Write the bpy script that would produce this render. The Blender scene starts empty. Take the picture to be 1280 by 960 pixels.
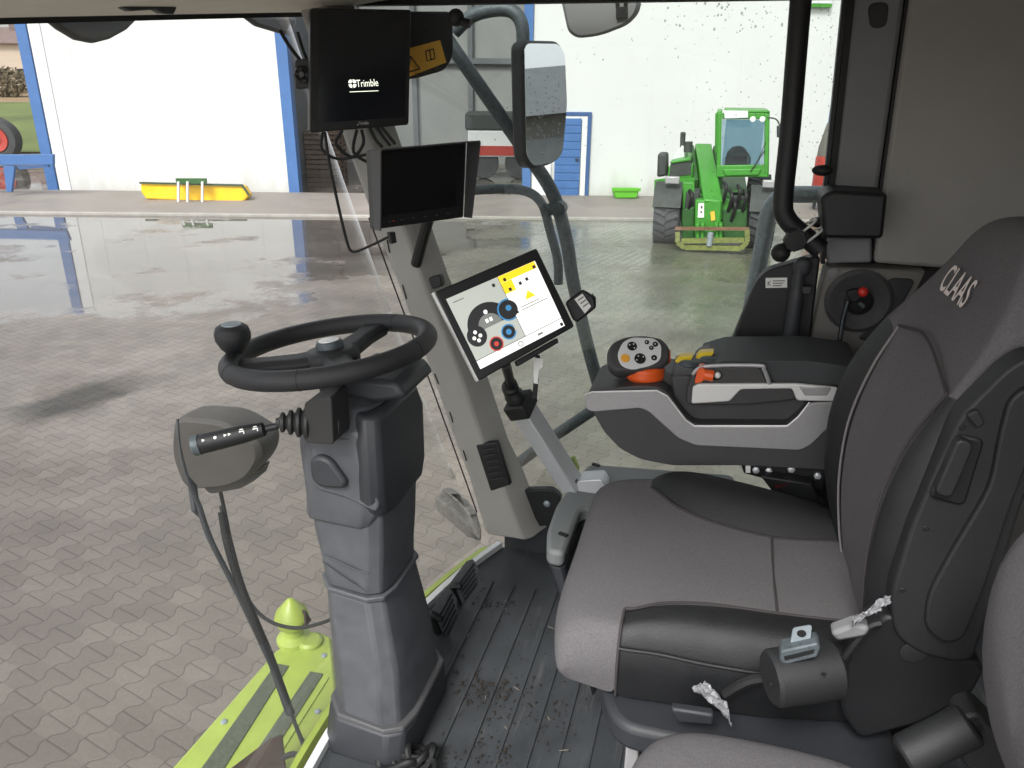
import bpy, bmesh, math, random
from mathutils import Vector, Matrix
random.seed(7)
R_ = math.radians
C = bpy.context.scene
COL = C.collection
# ---------------------------------------------------------------- camera model
FPX, TH, YAW, ROLL = 969.0, R_(21.4), R_(15), R_(0.6)
HC, ZF = 1.5, 1.55                 # eye above the cab floor, cab floor above the yard
H = HC + ZF
V = Vector
def ray(px, py):
    a = (px-640)/FPX; b = (480-py)/FPX
    ca, sa = math.cos(ROLL), math.sin(ROLL)
    a, b = a*ca-b*sa, b*ca+a*sa
    return V((a, math.cos(TH)+b*math.sin(TH), -math.sin(TH)+b*math.cos(TH)))
def cray(px, py):
    d = ray(px, py)
    return V((-math.cos(YAW)*d.x+math.sin(YAW)*d.y, math.sin(YAW)*d.x+math.cos(YAW)*d.y, d.z))
EYE = V((0, 0, HC))
def cab(px, py, f=None, r=None, z=None, d=None, pl=None):
    """survey a point of the photograph onto a known plane; cab axes: f forward, r right, z above the floor"""
    v = cray(px, py)
    if f is not None: t = f/v.x
    elif r is not None: t = r/v.y
    elif z is not None: t = (z-HC)/v.z
    elif d is not None: t = d
    else:
        p, n = pl; t = (p-EYE).dot(n)/v.dot(n)
    return EYE+v*t
def cabs(pts, **k): return [cab(x, y, **k) for x, y in pts]
def wor(px, py, y=None, z=None):
    v = ray(px, py)
    t = y/v.y if y is not None else (z-H)/v.z
    return V((0, 0, H))+v*t
def wors(pts, **k): return [globals()['wor'](x, y, **k) for x, y in pts]
# ---------------------------------------------------------------- materials
def lin(c):
    return tuple(((v/255)/12.92 if v/255 <= .04045 else ((v/255+.055)/1.055)**2.4) for v in c)
def mat(name, rgb, rough=.5, metal=0., spec=.5, var=0., vscale=6., bump=0., bscale=400., emit=0., coat=0., vdetail=4., rvar=0.):
    m = bpy.data.materials.new(name); m.use_nodes = True
    nt = m.node_tree; b = nt.nodes['Principled BSDF']
    col = lin(rgb)+(1,)
    b.inputs['Base Color'].default_value = col
    b.inputs['Roughness'].default_value = rough
    b.inputs['Metallic'].default_value = metal
    b.inputs['Specular IOR Level'].default_value = spec
    b.inputs['Coat Weight'].default_value = coat
    if emit:
        b.inputs['Emission Color'].default_value = col
        b.inputs['Emission Strength'].default_value = emit
    tc = nt.nodes.new('ShaderNodeTexCoord')
    if var:
        n = nt.nodes.new('ShaderNodeTexNoise'); n.inputs['Scale'].default_value = vscale; n.inputs['Detail'].default_value = vdetail
        n.inputs['Roughness'].default_value = .65
        nt.links.new(tc.outputs['Object'], n.inputs['Vector'])
        mr = nt.nodes.new('ShaderNodeMapRange'); mr.inputs[1].default_value = .3; mr.inputs[2].default_value = .7
        mr.inputs[3].default_value = 1-var; mr.inputs[4].default_value = 1+var
        nt.links.new(n.outputs[0], mr.inputs[0])
        mx = nt.nodes.new('ShaderNodeVectorMath'); mx.operation = 'SCALE'
        mx.inputs[0].default_value = col[:3]
        nt.links.new(mr.outputs[0], mx.inputs['Scale'])
        nt.links.new(mx.outputs[0], b.inputs['Base Color'])
        if rvar:
            m2 = nt.nodes.new('ShaderNodeMapRange'); m2.inputs[1].default_value = .3; m2.inputs[2].default_value = .7
            m2.inputs[3].default_value = rough-rvar; m2.inputs[4].default_value = rough+rvar
            nt.links.new(n.outputs[0], m2.inputs[0]); nt.links.new(m2.outputs[0], b.inputs['Roughness'])
    if bump:
        n = nt.nodes.new('ShaderNodeTexNoise'); n.inputs['Scale'].default_value = bscale; n.inputs['Detail'].default_value = 2
        nt.links.new(tc.outputs['Object'], n.inputs['Vector'])
        bp = nt.nodes.new('ShaderNodeBump'); bp.inputs['Strength'].default_value = bump; bp.inputs['Distance'].default_value = .002
        nt.links.new(n.outputs[0], bp.inputs['Height']); nt.links.new(bp.outputs[0], b.inputs['Normal'])
    return m
def glass_mat(name, tint, refl=1.0, rough=0.0, film=0.0):
    m = bpy.data.materials.new(name); m.use_nodes = True
    nt = m.node_tree; nt.nodes.clear()
    o = nt.nodes.new('ShaderNodeOutputMaterial'); mx = nt.nodes.new('ShaderNodeMixShader')
    t = nt.nodes.new('ShaderNodeBsdfTransparent'); t.inputs[0].default_value = tint+(1,)
    g = nt.nodes.new('ShaderNodeBsdfGlossy'); g.inputs['Roughness'].default_value = rough
    lw = nt.nodes.new('ShaderNodeLayerWeight'); lw.inputs[0].default_value = .5
    p5 = nt.nodes.new('ShaderNodeMath'); p5.operation = 'POWER'; p5.inputs[1].default_value = 5; nt.links.new(lw.outputs['Facing'], p5.inputs[0])
    fr = nt.nodes.new('ShaderNodeMath'); fr.operation = 'MULTIPLY_ADD'; fr.inputs[1].default_value = .96; fr.inputs[2].default_value = .04; nt.links.new(p5.outputs[0], fr.inputs[0])
    ml = nt.nodes.new('ShaderNodeMath'); ml.operation = 'MULTIPLY'; ml.inputs[1].default_value = refl
    nt.links.new(fr.outputs[0], ml.inputs[0]); nt.links.new(ml.outputs[0], mx.inputs[0])
    src = t.outputs[0]
    if film:  # pale diffuse veil mixed in for milky haze and reflections in the glass
        tc = nt.nodes.new('ShaderNodeTexCoord'); n = nt.nodes.new('ShaderNodeTexNoise'); n.inputs['Scale'].default_value = 3.5; n.inputs['Detail'].default_value = 5
        nt.links.new(tc.outputs['Object'], n.inputs['Vector'])
        mr = nt.nodes.new('ShaderNodeMapRange'); mr.inputs[1].default_value = .35; mr.inputs[2].default_value = .75; mr.inputs[3].default_value = film*.4; mr.inputs[4].default_value = film*1.6
        nt.links.new(n.outputs[0], mr.inputs[0])
        d = nt.nodes.new('ShaderNodeBsdfDiffuse'); d.inputs[0].default_value = (.55, .55, .53, 1)
        m2 = nt.nodes.new('ShaderNodeMixShader'); nt.links.new(mr.outputs[0], m2.inputs[0])
        nt.links.new(t.outputs[0], m2.inputs[1]); nt.links.new(d.outputs[0], m2.inputs[2]); src = m2.outputs[0]
    nt.links.new(src, mx.inputs[1]); nt.links.new(g.outputs[0], mx.inputs[2]); nt.links.new(mx.outputs[0], o.inputs[0])
    return m
M = dict(
 plastic_black=mat('black_plastic', (22, 23, 25), .5, var=.15, bump=.25, bscale=900),
 plastic_dark=mat('dark_plastic', (46, 48, 52), .5, var=.1, bump=.3, bscale=700),
 column=mat('column_plastic', (78, 80, 84), .5, var=.18, vscale=14, vdetail=9, bump=.3, bscale=700, rvar=.08),
 column_dark=mat('column_dark_plastic', (50, 52, 56), .45, var=.1, bump=.3, bscale=700),
 rubber=mat('black_rubber', (17, 18, 19), .62, var=.2, bump=.2),
 rim_leather=mat('wheel_rim_leather', (38, 39, 42), .46, var=.1, bump=.5, bscale=1200),
 boot=mat('rubber_boot', (44, 44, 44), .55),
 beige=mat('pillar_trim', (158, 156, 151), .6, var=.06, vscale=5, bump=.3, bscale=600),
 beige_side=mat('pillar_grey_side', (132, 134, 138), .6, var=.05, bump=.3, bscale=600),
 roofing=mat('roof_lining', (232, 227, 216), .8, var=.08, bump=.3),
 wallpanel=mat('wall_lining', (152, 150, 146), .75, var=.05, vscale=3, bump=.3, bscale=500),
 postpanel=mat('post_trim', (122, 122, 124), .6, var=.05, bump=.3, bscale=600),
 keytrim=mat('key_console_trim', (112, 109, 105), .6, var=.06, bump=.3, bscale=600),
 fabric=mat('seat_fabric', (107, 105, 107), 1., spec=.05, var=.2, vscale=300, vdetail=8, bump=1., bscale=900),
 fabric_band=mat('seat_fabric_dark', (84, 80, 84), .95, spec=.15, var=.2, vscale=300, bump=.8, bscale=1300),
 vinyl=mat('seat_vinyl', (27, 28, 30), .5, var=.12, vscale=20, bump=.5, bscale=600, rvar=.06),
 seam=mat('seam_thread', (58, 54, 55), .9),
 piping=mat('seam_piping', (128, 124, 124), .8),
 shell=mat('seat_shell', (31, 32, 34), .55, var=.12, bump=.4, bscale=700),
 console=mat('console_brown_grey', (64, 63, 64), .55, var=.08, bump=.4, bscale=700),
 console_top=mat('console_top', (58, 57, 57), .5, var=.08, bump=.4, bscale=700),
 pad=mat('armrest_pad', (56, 58, 60), .65, var=.08, bump=.4, bscale=700),
 silver=mat('silver_trim', (160, 159, 160), .38, metal=.25, var=.05, vscale=80),
 silver_light=mat('bright_silver_edge', (222, 222, 220), .3, metal=.2),
 alu=mat('aluminium', (198, 200, 203), .4, metal=.35, var=.05, vscale=30),
 steel=mat('galvanised_steel', (150, 160, 166), .5, metal=.4, var=.2, vscale=60, bump=.2),
 dirt=mat('dry_soil', (40, 36, 32), .95, var=.3, vscale=40),
 pedal_rubber=mat('pedal_rubber', (66, 68, 71), .7, var=.3, vscale=60, bump=.4),
 straw=mat('straw', (128, 122, 106), .9),
 steel_dark=mat('dark_steel', (84, 92, 96), .55, metal=.3, var=.3, vscale=90, bump=.3),
 orange=mat('orange_plastic', (226, 92, 34), .4),
 yellow_btn=mat('yellow_button', (236, 170, 62), .4),
 yellow_sw=mat('yellow_switch', (228, 196, 40), .4),
 red=mat('red_plastic', (196, 44, 36), .4),
 white_label=mat('white_label', (226, 226, 222), .6),
 label_grey=mat('printed_grey', (120, 118, 116), .6),
 ink=mat('black_ink', (28, 28, 30), .6),
 sticker_orange=mat('orange_sticker', (252, 186, 66), .55, var=.1),
 screen_off=mat('dark_screen', (14, 16, 20), .18),
 screen_trim=mat('trimble_screen', (20, 24, 32), .12),
 bezel=mat('monitor_bezel', (22, 23, 25), .4),
 hood=mat('monitor_hood', (74, 74, 76), .55, bump=.3),
 ui_grey=mat('screen_grey', (186, 190, 182), .3, emit=.32),
 ui_white=mat('screen_white', (236, 236, 232), .3, emit=.5),
 ui_yellow=mat('screen_yellow', (246, 206, 40), .3, emit=.45),
 ui_dark=mat('screen_dark', (46, 46, 48), .3, emit=.25),
 ui_mid=mat('screen_mid', (120, 122, 118), .3, emit=.4),
 ui_blue=mat('screen_blue', (70, 140, 190), .3, emit=.3),
 ui_red=mat('screen_red', (190, 70, 60), .3, emit=.4),
 logo=mat('lit_logo', (236, 240, 220), .3, emit=.75),
 lime=mat('lime_paint', (150, 167, 74), .42, var=.08, vscale=14, bump=.1, coat=.1),
 grip=mat('antislip_strip', (78, 84, 70), .9, var=.25, vscale=80, bump=.6, bscale=500),
 rust=mat('rusty_panel', (58, 44, 36), .8, var=.45, vscale=18, bump=.4, bscale=120),
 mud=mat('muddy_tread', (104, 102, 96), .9, var=.35, vscale=40, bump=.7, bscale=120),
 housing=mat('weathered_housing', (66, 63, 60), .6, var=.12, vscale=12, bump=.3),
 mirror=mat('mirror_face', (236, 238, 240), .015, metal=1.),
 mirror_back=mat('mirror_back', (132, 132, 132), .5, var=.08),
 plastic_wrap=mat('crumpled_film', (188, 188, 192), .25, var=.15, vscale=60),
 embroidery=mat('embroidery_thread', (214, 204, 200), .8),
 t_green=mat('loader_green', (60, 138, 40), .45, var=.12, vscale=5, coat=.15),
 t_green_dark=mat('loader_dark_green', (40, 86, 34), .6, var=.2, vscale=8),
 t_dark=mat('loader_dark', (58, 62, 60), .7, var=.25, vscale=10),
 tyre=mat('tyre', (62, 64, 66), .85, var=.3, vscale=12, bump=.4, bscale=60),
 fork=mat('carriage_steel', (112, 118, 62), .6, var=.3, vscale=12),
 fork_red=mat('carriage_rust', (112, 84, 62), .7, var=.3, vscale=12),
 white_paint=mat('white_paint', (214, 216, 216), .5),
 wall_white=mat('white_cladding', (207, 209, 207), .6, var=.02, vscale=.6),
 blue=mat('blue_paint', (66, 106, 160), .5, var=.08, vscale=4),
 blue_dark=mat('blue_dark_paint', (56, 88, 136), .5, var=.1, vscale=4),
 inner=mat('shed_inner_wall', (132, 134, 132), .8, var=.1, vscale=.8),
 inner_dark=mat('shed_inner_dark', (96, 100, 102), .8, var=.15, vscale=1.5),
 apron=mat('apron_concrete', (128, 121, 115), .7, var=.14, vscale=1.3, bump=.3, bscale=60, rvar=.15),
 kerb=mat('kerb_concrete', (150, 146, 140), .7, var=.15, vscale=5),
 sweep_yellow=mat('sweeper_yellow', (240, 190, 20), .5, var=.12, vscale=3),
 sweep_edge=mat('sweeper_edge', (58, 74, 52), .7, var=.2),
 tub=mat('green_tub', (96, 178, 44), .5),
 grass=mat('field_grass', (92, 104, 56), .95, var=.3, vscale=.25),
 brownfield=mat('field_brown', (132, 112, 84), .95, var=.3, vscale=.2),
 hedge=mat('bare_hedge', (108, 98, 78), .95, var=.4, vscale=2),
 roof_tile=mat('house_roof', (112, 96, 92), .8, var=.2, vscale=2),
 house_wall=mat('house_wall', (180, 166, 150), .8),
 red_body=mat('red_paint', (160, 56, 46), .5, var=.12),
 leaf=mat('leaf', (74, 96, 48), .8, var=.3, vscale=4),
 bark=mat('bark', (86, 74, 60), .9, var=.2),
 shed=mat('far_shed_grey', (92, 92, 88), .8, var=.15, vscale=.6),
)
def splash(m):
    nt = m.node_tree; bs = nt.nodes['Principled BSDF']; src = bs.inputs['Base Color'].links[0].from_socket
    tc = nt.nodes.new('ShaderNodeTexCoord'); sp = nt.nodes.new('ShaderNodeSeparateXYZ'); nt.links.new(tc.outputs['Object'], sp.inputs[0])
    n = nt.nodes.new('ShaderNodeTexNoise'); n.inputs['Scale'].default_value = 3; n.inputs['Detail'].default_value = 8
    mp = nt.nodes.new('ShaderNodeMapping'); mp.inputs['Scale'].default_value = (1, 1, .25); nt.links.new(tc.outputs['Object'], mp.inputs[0]); nt.links.new(mp.outputs[0], n.inputs['Vector'])
    a = nt.nodes.new('ShaderNodeMath'); a.operation = 'MULTIPLY_ADD'; nt.links.new(n.outputs[0], a.inputs[0]); a.inputs[1].default_value = -1.6; nt.links.new(sp.outputs[2], a.inputs[2])
    mr = nt.nodes.new('ShaderNodeMapRange'); nt.links.new(a.outputs[0], mr.inputs[0]); mr.inputs[1].default_value = -.75; mr.inputs[2].default_value = -.2; mr.inputs[3].default_value = .3; mr.inputs[4].default_value = 0
    mx = nt.nodes.new('ShaderNodeMix'); mx.data_type = 'RGBA'; nt.links.new(mr.outputs[0], mx.inputs[0]); nt.links.new(src, mx.inputs[6]); mx.inputs[7].default_value = lin((142, 132, 116))+(1,)
    nt.links.new(mx.outputs[2], bs.inputs['Base Color'])
splash(M['wall_white'])
M['windscreen'] = glass_mat('windscreen_glass', (.97, .975, .97), .6, film=.055)
M['sidewin'] = glass_mat('side_window_glass', (.86, .88, .865), .6, film=.022)
M['plastic_wrap'].node_tree.nodes['Principled BSDF'].inputs['Transmission Weight'].default_value = .6
M['cabglass'] = glass_mat('loader_glass', (.66, .77, .82), 1.2)
M['drop'] = glass_mat('rain_drop', (.76, .78, .78), 2.0, .05)
# ---------------------------------------------------------------- mesh builder
class B:
    def __init__(s): s.v = []; s.f = []; s.mi = []; s.m = 0
    def add(s, vs, fs):
        o = len(s.v); s.v += [V(p) for p in vs]
        for f in fs: s.f.append([i+o for i in f]); s.mi.append(s.m)
        return s
    def prism(s, pts, vec):
        n = len(pts); vec = V(vec)
        vs = [V(p) for p in pts]+[V(p)+vec for p in pts]
        fs = [list(range(n)), list(range(2*n-1, n-1, -1))]+[[i, (i+1) % n, n+(i+1) % n, n+i] for i in range(n)]
        return s.add(vs, fs)
    def taper(s, pts, pts2):
        n = len(pts)
        return s.add(list(pts)+list(pts2), [list(range(n)), list(range(2*n-1, n-1, -1))]+[[i, (i+1) % n, n+(i+1) % n, n+i] for i in range(n)])
    def box(s, a, b):
        x0, y0, z0 = a; x1, y1, z1 = b
        return s.prism([(x0, y0, z0), (x1, y0, z0), (x1, y1, z0), (x0, y1, z0)], (0, 0, z1-z0))
    def obox(s, c, ax, h):
        ax = [V(a).normalized() for a in ax]; c = V(c)
        q = [c+ax[0]*h[0]*i+ax[1]*h[1]*j-ax[2]*h[2] for i, j in ((-1, -1), (1, -1), (1, 1), (-1, 1))]
        return s.prism(q, ax[2]*2*h[2])
    def beam(s, p, q, w, h, up=(0, 0, 1)):
        p, q = V(p), V(q); a = (q-p).normalized(); u = V(up); x = a.cross(u).normalized(); y = x.cross(a)
        return s.obox((p+q)/2, (x, y, a), (w/2, h/2, (q-p).length/2))
    def rings(s, rs, cap=True, closed=True):
        n = len(rs[0]); fs = []
        for k in range(len(rs)-1):
            for i in range(n if closed else n-1):
                j = (i+1) % n
                fs.append([k*n+i, k*n+j, (k+1)*n+j, (k+1)*n+i])
        if cap: fs += [list(range(n))[::-1], list(range((len(rs)-1)*n, len(rs)*n))]
        return s.add([p for r in rs for p in r], fs)
    def tube(s, pts, rad, n=10, smooth=True, closed=False, flat=None):
        pts = [V(p) for p in pts]
        if smooth and len(pts) > 2: pts = spline(pts, 6, closed)
        rs = []; N = len(pts); up = V((0, 0, 1)); prev = None
        for i, p in enumerate(pts):
            if closed: t = pts[(i+1) % N]-pts[i-1]
            else: t = pts[min(i+1, N-1)]-pts[max(i-1, 0)]
            t.normalize()
            if prev is None:
                a = up if abs(t.z) < .9 else V((1, 0, 0)); x = t.cross(a).normalized()
            else:
                x = (prev-t*prev.dot(t)).normalized()
            prev = x; y = t.cross(x)
            r = rad[min(int(i*len(rad)/N), len(rad)-1)] if isinstance(rad, (list, tuple)) else rad
            rx, ry = (r, r) if flat is None else (r, r*flat)
            rs.append([p+x*rx*math.cos(2*math.pi*k/n)+y*ry*math.sin(2*math.pi*k/n) for k in range(n)])
        if closed: rs.append(rs[0])
        return s.rings(rs, cap=not closed)
    def lathe(s, o, ax, prof, n=24):
        o = V(o); ax = V(ax).normalized(); a = V((0, 0, 1)) if abs(ax.z) < .9 else V((1, 0, 0))
        x = ax.cross(a).normalized(); y = ax.cross(x)
        return s.rings([[o+ax*h+(x*math.cos(2*math.pi*k/n)+y*math.sin(2*math.pi*k/n))*max(r, .0004) for k in range(n)] for r, h in prof])
    def ball(s, c, rad, n=14, sq=(1, 1, 1)):
        c = V(c)
        return s.rings([[c+V((sq[0]*rad*math.sin(t)*math.cos(u), sq[1]*rad*math.sin(t)*math.sin(u), sq[2]*rad*math.cos(t)))
                for u in [2*math.pi*k/n for k in range(n)]] for t in [math.pi*(i+.02)/(n//2+.04) for i in range(n//2+1)]])
    def disc(s, c, n_, rx, h, up=(0, 0, 1), ry=None, n=24, rot=0):
        c = V(c); n_ = V(n_).normalized(); x = V(up).cross(n_).normalized(); y = n_.cross(x)
        cr, sr = math.cos(rot), math.sin(rot); x, y = x*cr+y*sr, y*cr-x*sr
        ry = ry or rx
        return s.prism([c+x*rx*math.cos(2*math.pi*k/n)+y*ry*math.sin(2*math.pi*k/n) for k in range(n)], n_*h)
def spline(p, k, closed=False):
    out = []; n = len(p)
    for i in range(n if closed else n-1):
        if closed: a, b, c, d = p[i-1], p[i], p[(i+1) % n], p[(i+2) % n]
        else: a, b, c, d = p[max(i-1, 0)], p[i], p[i+1], p[min(i+2, n-1)]
        for j in range(k):
            t = j/k
            out.append(.5*((2*b)+(c-a)*t+(2*a-5*b+4*c-d)*t*t+(3*b-a-3*c+d)*t**3))
    if not closed: out.append(p[-1])
    return out
ORG = {}
def loc_of(org, w): return org if w else V((-math.cos(YAW)*org.x+math.sin(YAW)*org.y, math.sin(YAW)*org.x+math.cos(YAW)*org.y, org.z+ZF))
def tolocal(p, org, w):
    q = p-org
    return q if w else V((q.x, -q.y, q.z))
def place(o, org, w):
    o.location = loc_of(org, w)
    if not w: o.rotation_euler = (0, 0, math.pi-YAW)
def tag(o, label=None, cat=None, group=None, kind=None):
    if label: o['label'] = label
    if cat: o['category'] = cat
    if group: o['group'] = group
    if kind: o['kind'] = kind
    return o
def thing(name, label, cat, org, w=False, group=None):
    o = bpy.data.objects.new(name, None); COL.objects.link(o); o.empty_display_size = .1
    org = V(org); place(o, org, w); ORG[o.name] = (org, w)
    return tag(o, label, cat, group)
def build(b, name, material, parent=None, bevel=0, seg=2, sub=0, ang=35, w=False, label=None, cat=None, group=None, kind=None, solid=0):
    if parent is not None: org, w = ORG[parent.name]
    else:
        mn = V([min(p[i] for p in b.v) for i in range(3)]); mx = V([max(p[i] for p in b.v) for i in range(3)])
        org = V(((mn.x+mx.x)/2, (mn.y+mx.y)/2, mn.z))
    me = bpy.data.meshes.new(name)
    me.from_pydata([tolocal(p, org, w) for p in b.v], [], b.f)
    mats = material if isinstance(material, (list, tuple)) else [material]
    for k in mats: me.materials.append(M[k] if isinstance(k, str) else k)
    for i, p in enumerate(me.polygons): p.material_index = min(b.mi[i], len(mats)-1)
    bm = bmesh.new(); bm.from_mesh(me)
    if sub or bevel: bmesh.ops.remove_doubles(bm, verts=bm.verts, dist=1e-6)
    bmesh.ops.recalc_face_normals(bm, faces=bm.faces); bm.to_mesh(me); bm.free()
    for p in me.polygons: p.use_smooth = True
    if not sub: me.set_sharp_from_angle(angle=R_(ang))
    o = bpy.data.objects.new(name, me); COL.objects.link(o)
    if parent is not None: o.parent = parent
    else: place(o, org, w)
    ORG[o.name] = (org, w)
    if solid: md = o.modifiers.new('t', 'SOLIDIFY'); md.thickness = solid
    if bevel:
        md = o.modifiers.new('b', 'BEVEL'); md.width = bevel; md.segments = seg; md.limit_method = 'ANGLE'; md.angle_limit = R_(30); md.harden_normals = False
    if sub: md = o.modifiers.new('s', 'SUBSURF'); md.levels = sub; md.render_levels = sub
    return tag(o, label, cat, group, kind)
def text(string, p0, p1, nrm, height, name, material, parent, depth=.0006, shear=0., bold=0.):
    """lettering running from p0 to p1 on a surface with normal nrm"""
    cu = bpy.data.curves.new(name, 'FONT'); cu.body = string; cu.extrude = 0.0; cu.shear = shear; cu.offset = bold
    t = bpy.data.objects.new(name, cu); COL.objects.link(t)
    dg = bpy.context.evaluated_depsgraph_get(); me = bpy.data.meshes.new_from_object(t.evaluated_get(dg))
    bpy.data.objects.remove(t)
    xs = [v.co.x for v in me.vertices]; ys = [v.co.y for v in me.vertices]
    x0, x1, y0, y1 = min(xs), max(xs), min(ys), max(ys)
    p0, p1 = V(p0), V(p1); ex = (p1-p0); L = ex.length; ex.normalize(); n = V(nrm).normalized()
    ey = n.cross(ex)
    org, w = ORG[parent.name]
    if not w: ey = -ey                      # cab axes are left-handed
    b = B()
    vs = [p0+ex*((v.co.x-x0)/(x1-x0)*L)+ey*((v.co.y-y0)/(y1-y0)*height)+n*depth for v in me.vertices]
    b.add(vs, [list(p.vertices) for p in me.polygons]); bpy.data.meshes.remove(me)
    return build(b, name, material, parent)
def rounded(pts, rad, n=4):
    """round the corners of a closed outline"""
    out = []; N = len(pts)
    for i in range(N):
        p, a, c = V(pts[i]), V(pts[i-1]), V(pts[(i+1) % N])
        d1 = a-p; d2 = c-p; k = min(rad, d1.length*.45, d2.length*.45)
        q1 = p+d1.normalized()*k; q2 = p+d2.normalized()*k
        for j in range(n+1):
            t = j/n; out.append(q1*(1-t)**2+p*2*t*(1-t)+q2*t*t)
    return out
# ================================================================= YARD AND BUILDINGS (world axes)
def ground_material():
    m = bpy.data.materials.new('block_paving'); m.use_nodes = True; nt = m.node_tree; b = nt.nodes['Principled BSDF']; L = nt.links.new
    def math_(op, a, c=None, d=None):
        n = nt.nodes.new('ShaderNodeMath'); n.operation = op
        for i, x in enumerate((a, c, d)):
            if x is None: continue
            if isinstance(x, (int, float)): n.inputs[i].default_value = x
            else: L(x, n.inputs[i])
        return n.outputs[0]
    def noise(scale, det=4, vec=None, rough=.6):
        n = nt.nodes.new('ShaderNodeTexNoise'); n.inputs['Scale'].default_value = scale; n.inputs['Detail'].default_value = det; n.inputs['Roughness'].default_value = rough
        L(vec or tc.outputs['Object'], n.inputs['Vector']); return n.outputs[0]
    def mr(x, a, c, d, e):
        n = nt.nodes.new('ShaderNodeMapRange'); L(x, n.inputs[0])
        for i, q in enumerate((a, c, d, e)): n.inputs[i+1].default_value = q
        return n.outputs[0]
    tc = nt.nodes.new('ShaderNodeTexCoord'); mp = nt.nodes.new('ShaderNodeMapping'); mp.inputs['Rotation'].default_value = (0, 0, R_(30))
    L(tc.outputs['Object'], mp.inputs[0]); sx = nt.nodes.new('ShaderNodeSeparateXYZ'); L(mp.outputs[0], sx.inputs[0])
    wob = noise(2.2, 2); wv = math_('MULTIPLY', math_('SUBTRACT', wob, .5), .018)
    P, Ln, A = .155, .205, .13
    x = math_('DIVIDE', math_('ADD', sx.outputs[0], wv), P); y = math_('DIVIDE', math_('ADD', sx.outputs[1], wv), Ln)
    tri = math_('MULTIPLY', math_('MINIMUM', math_('MAXIMUM', math_('MULTIPLY', math_('SINE', math_('MULTIPLY', y, 2*math.pi)), 1.6), -1), 1), A)
    k = math_('ROUND', x); par = math_('SUBTRACT', 1, math_('MULTIPLY', math_('FLOORED_MODULO', k, 2), 2))
    xs = math_('SUBTRACT', x, math_('MULTIPLY', tri, par))
    dl = math_('MULTIPLY', math_('ABSOLUTE', math_('SUBTRACT', xs, math_('ROUND', xs))), P)
    colm = math_('FLOOR', xs); yc = math_('ADD', y, math_('ADD', math_('MULTIPLY', math_('FLOORED_MODULO', colm, 2), .5), .25))
    dc = math_('MULTIPLY', math_('ABSOLUTE', math_('SUBTRACT', yc, math_('ROUND', yc))), Ln)
    dist = math_('MINIMUM', dl, dc)
    joint = mr(dist, .0015, .0065, 0, 1)
    cell = nt.nodes.new('ShaderNodeCombineXYZ'); L(colm, cell.inputs[0]); L(math_('FLOOR', math_('ADD', yc, .5)), cell.inputs[1])
    wn = nt.nodes.new('ShaderNodeTexWhiteNoise'); wn.noise_dimensions = '2D'; L(cell.outputs[0], wn.inputs['Vector'])
    stone = mr(wn.outputs['Value'], 0, 1, .87, 1.13)
    big = mr(noise(.32, 6), .3, .7, .8, 1.16); fine = mr(noise(55, 3), .3, .7, .9, 1.1)
    mul = math_('MULTIPLY', math_('MULTIPLY', stone, big), fine)
    rgb = nt.nodes.new('ShaderNodeMix'); rgb.data_type = 'RGBA'; L(joint, rgb.inputs[0])
    rgb.inputs[6].default_value = lin((82, 76, 71))+(1,); rgb.inputs[7].default_value = lin((108, 100, 94))+(1,)
    # green-grey tone, smoother too, towards the hall on the right-hand side
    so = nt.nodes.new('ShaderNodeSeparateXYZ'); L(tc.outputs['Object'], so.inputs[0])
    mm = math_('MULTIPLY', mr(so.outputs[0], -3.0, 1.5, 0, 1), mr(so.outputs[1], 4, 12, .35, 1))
    green_tone = math_('MULTIPLY', mm, mr(noise(.8, 6), .3, .6, .45, 1.0))
    r2 = nt.nodes.new('ShaderNodeMix'); r2.data_type = 'RGBA'; L(green_tone, r2.inputs[0]); L(rgb.outputs[2], r2.inputs[6]); r2.inputs[7].default_value = lin((92, 97, 80))+(1,)
    sc = nt.nodes.new('ShaderNodeVectorMath'); sc.operation = 'SCALE'; L(r2.outputs[2], sc.inputs[0]); L(mul, sc.inputs['Scale']); L(sc.outputs[0], b.inputs['Base Color'])
    # standing water: a broad shallow dip towards the hall on the left, a long damp hollow nearer by, its dark reflection painted into the colour
    X, Y = so.outputs[0], so.outputs[1]
    nz = math_('SUBTRACT', noise(.6, 9, rough=.66), .5)
    jn = math_('MULTIPLY', math_('SUBTRACT', 1, joint), .12)
    dip = math_('DIVIDE', math_('SUBTRACT', math_('SUBTRACT', Y, math_('MULTIPLY', X, .66)), 13.4), 2.6)
    dip = math_('MINIMUM', math_('MINIMUM', dip, mr(X, -1.5, 1.5, 1.2, -1)), 1.1)
    pud = mr(math_('ADD', math_('ADD', dip, math_('MULTIPLY', nz, 6.5)), jn), .05, .75, 0, 1)
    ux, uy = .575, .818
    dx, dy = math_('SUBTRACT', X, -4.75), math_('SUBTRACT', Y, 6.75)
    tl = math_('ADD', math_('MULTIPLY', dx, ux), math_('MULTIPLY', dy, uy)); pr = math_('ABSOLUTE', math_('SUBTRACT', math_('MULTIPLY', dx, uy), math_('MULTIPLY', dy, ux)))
    damp_refl = math_('ADD', math_('SUBTRACT', .95, math_('DIVIDE', pr, .52)), math_('MULTIPLY', nz, 2.2))
    damp_refl = math_('MULTIPLY', mr(damp_refl, .1, .45, 0, 1), math_('MULTIPLY', mr(tl, -.15, .25, 0, 1), math_('ADD', mr(tl, .9, 1.3, .65, 0), mr(tl, .8, 4.2, .35, 0))))
    streak_m = nt.nodes.new('ShaderNodeMapping'); streak_m.inputs['Rotation'].default_value = (0, 0, R_(-20)); streak_m.inputs['Scale'].default_value = (.18, 1.3, 1); L(tc.outputs['Object'], streak_m.inputs[0])
    streak = mr(noise(1.0, 6, streak_m.outputs[0]), .35, .65, .84, 1.1)
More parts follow.
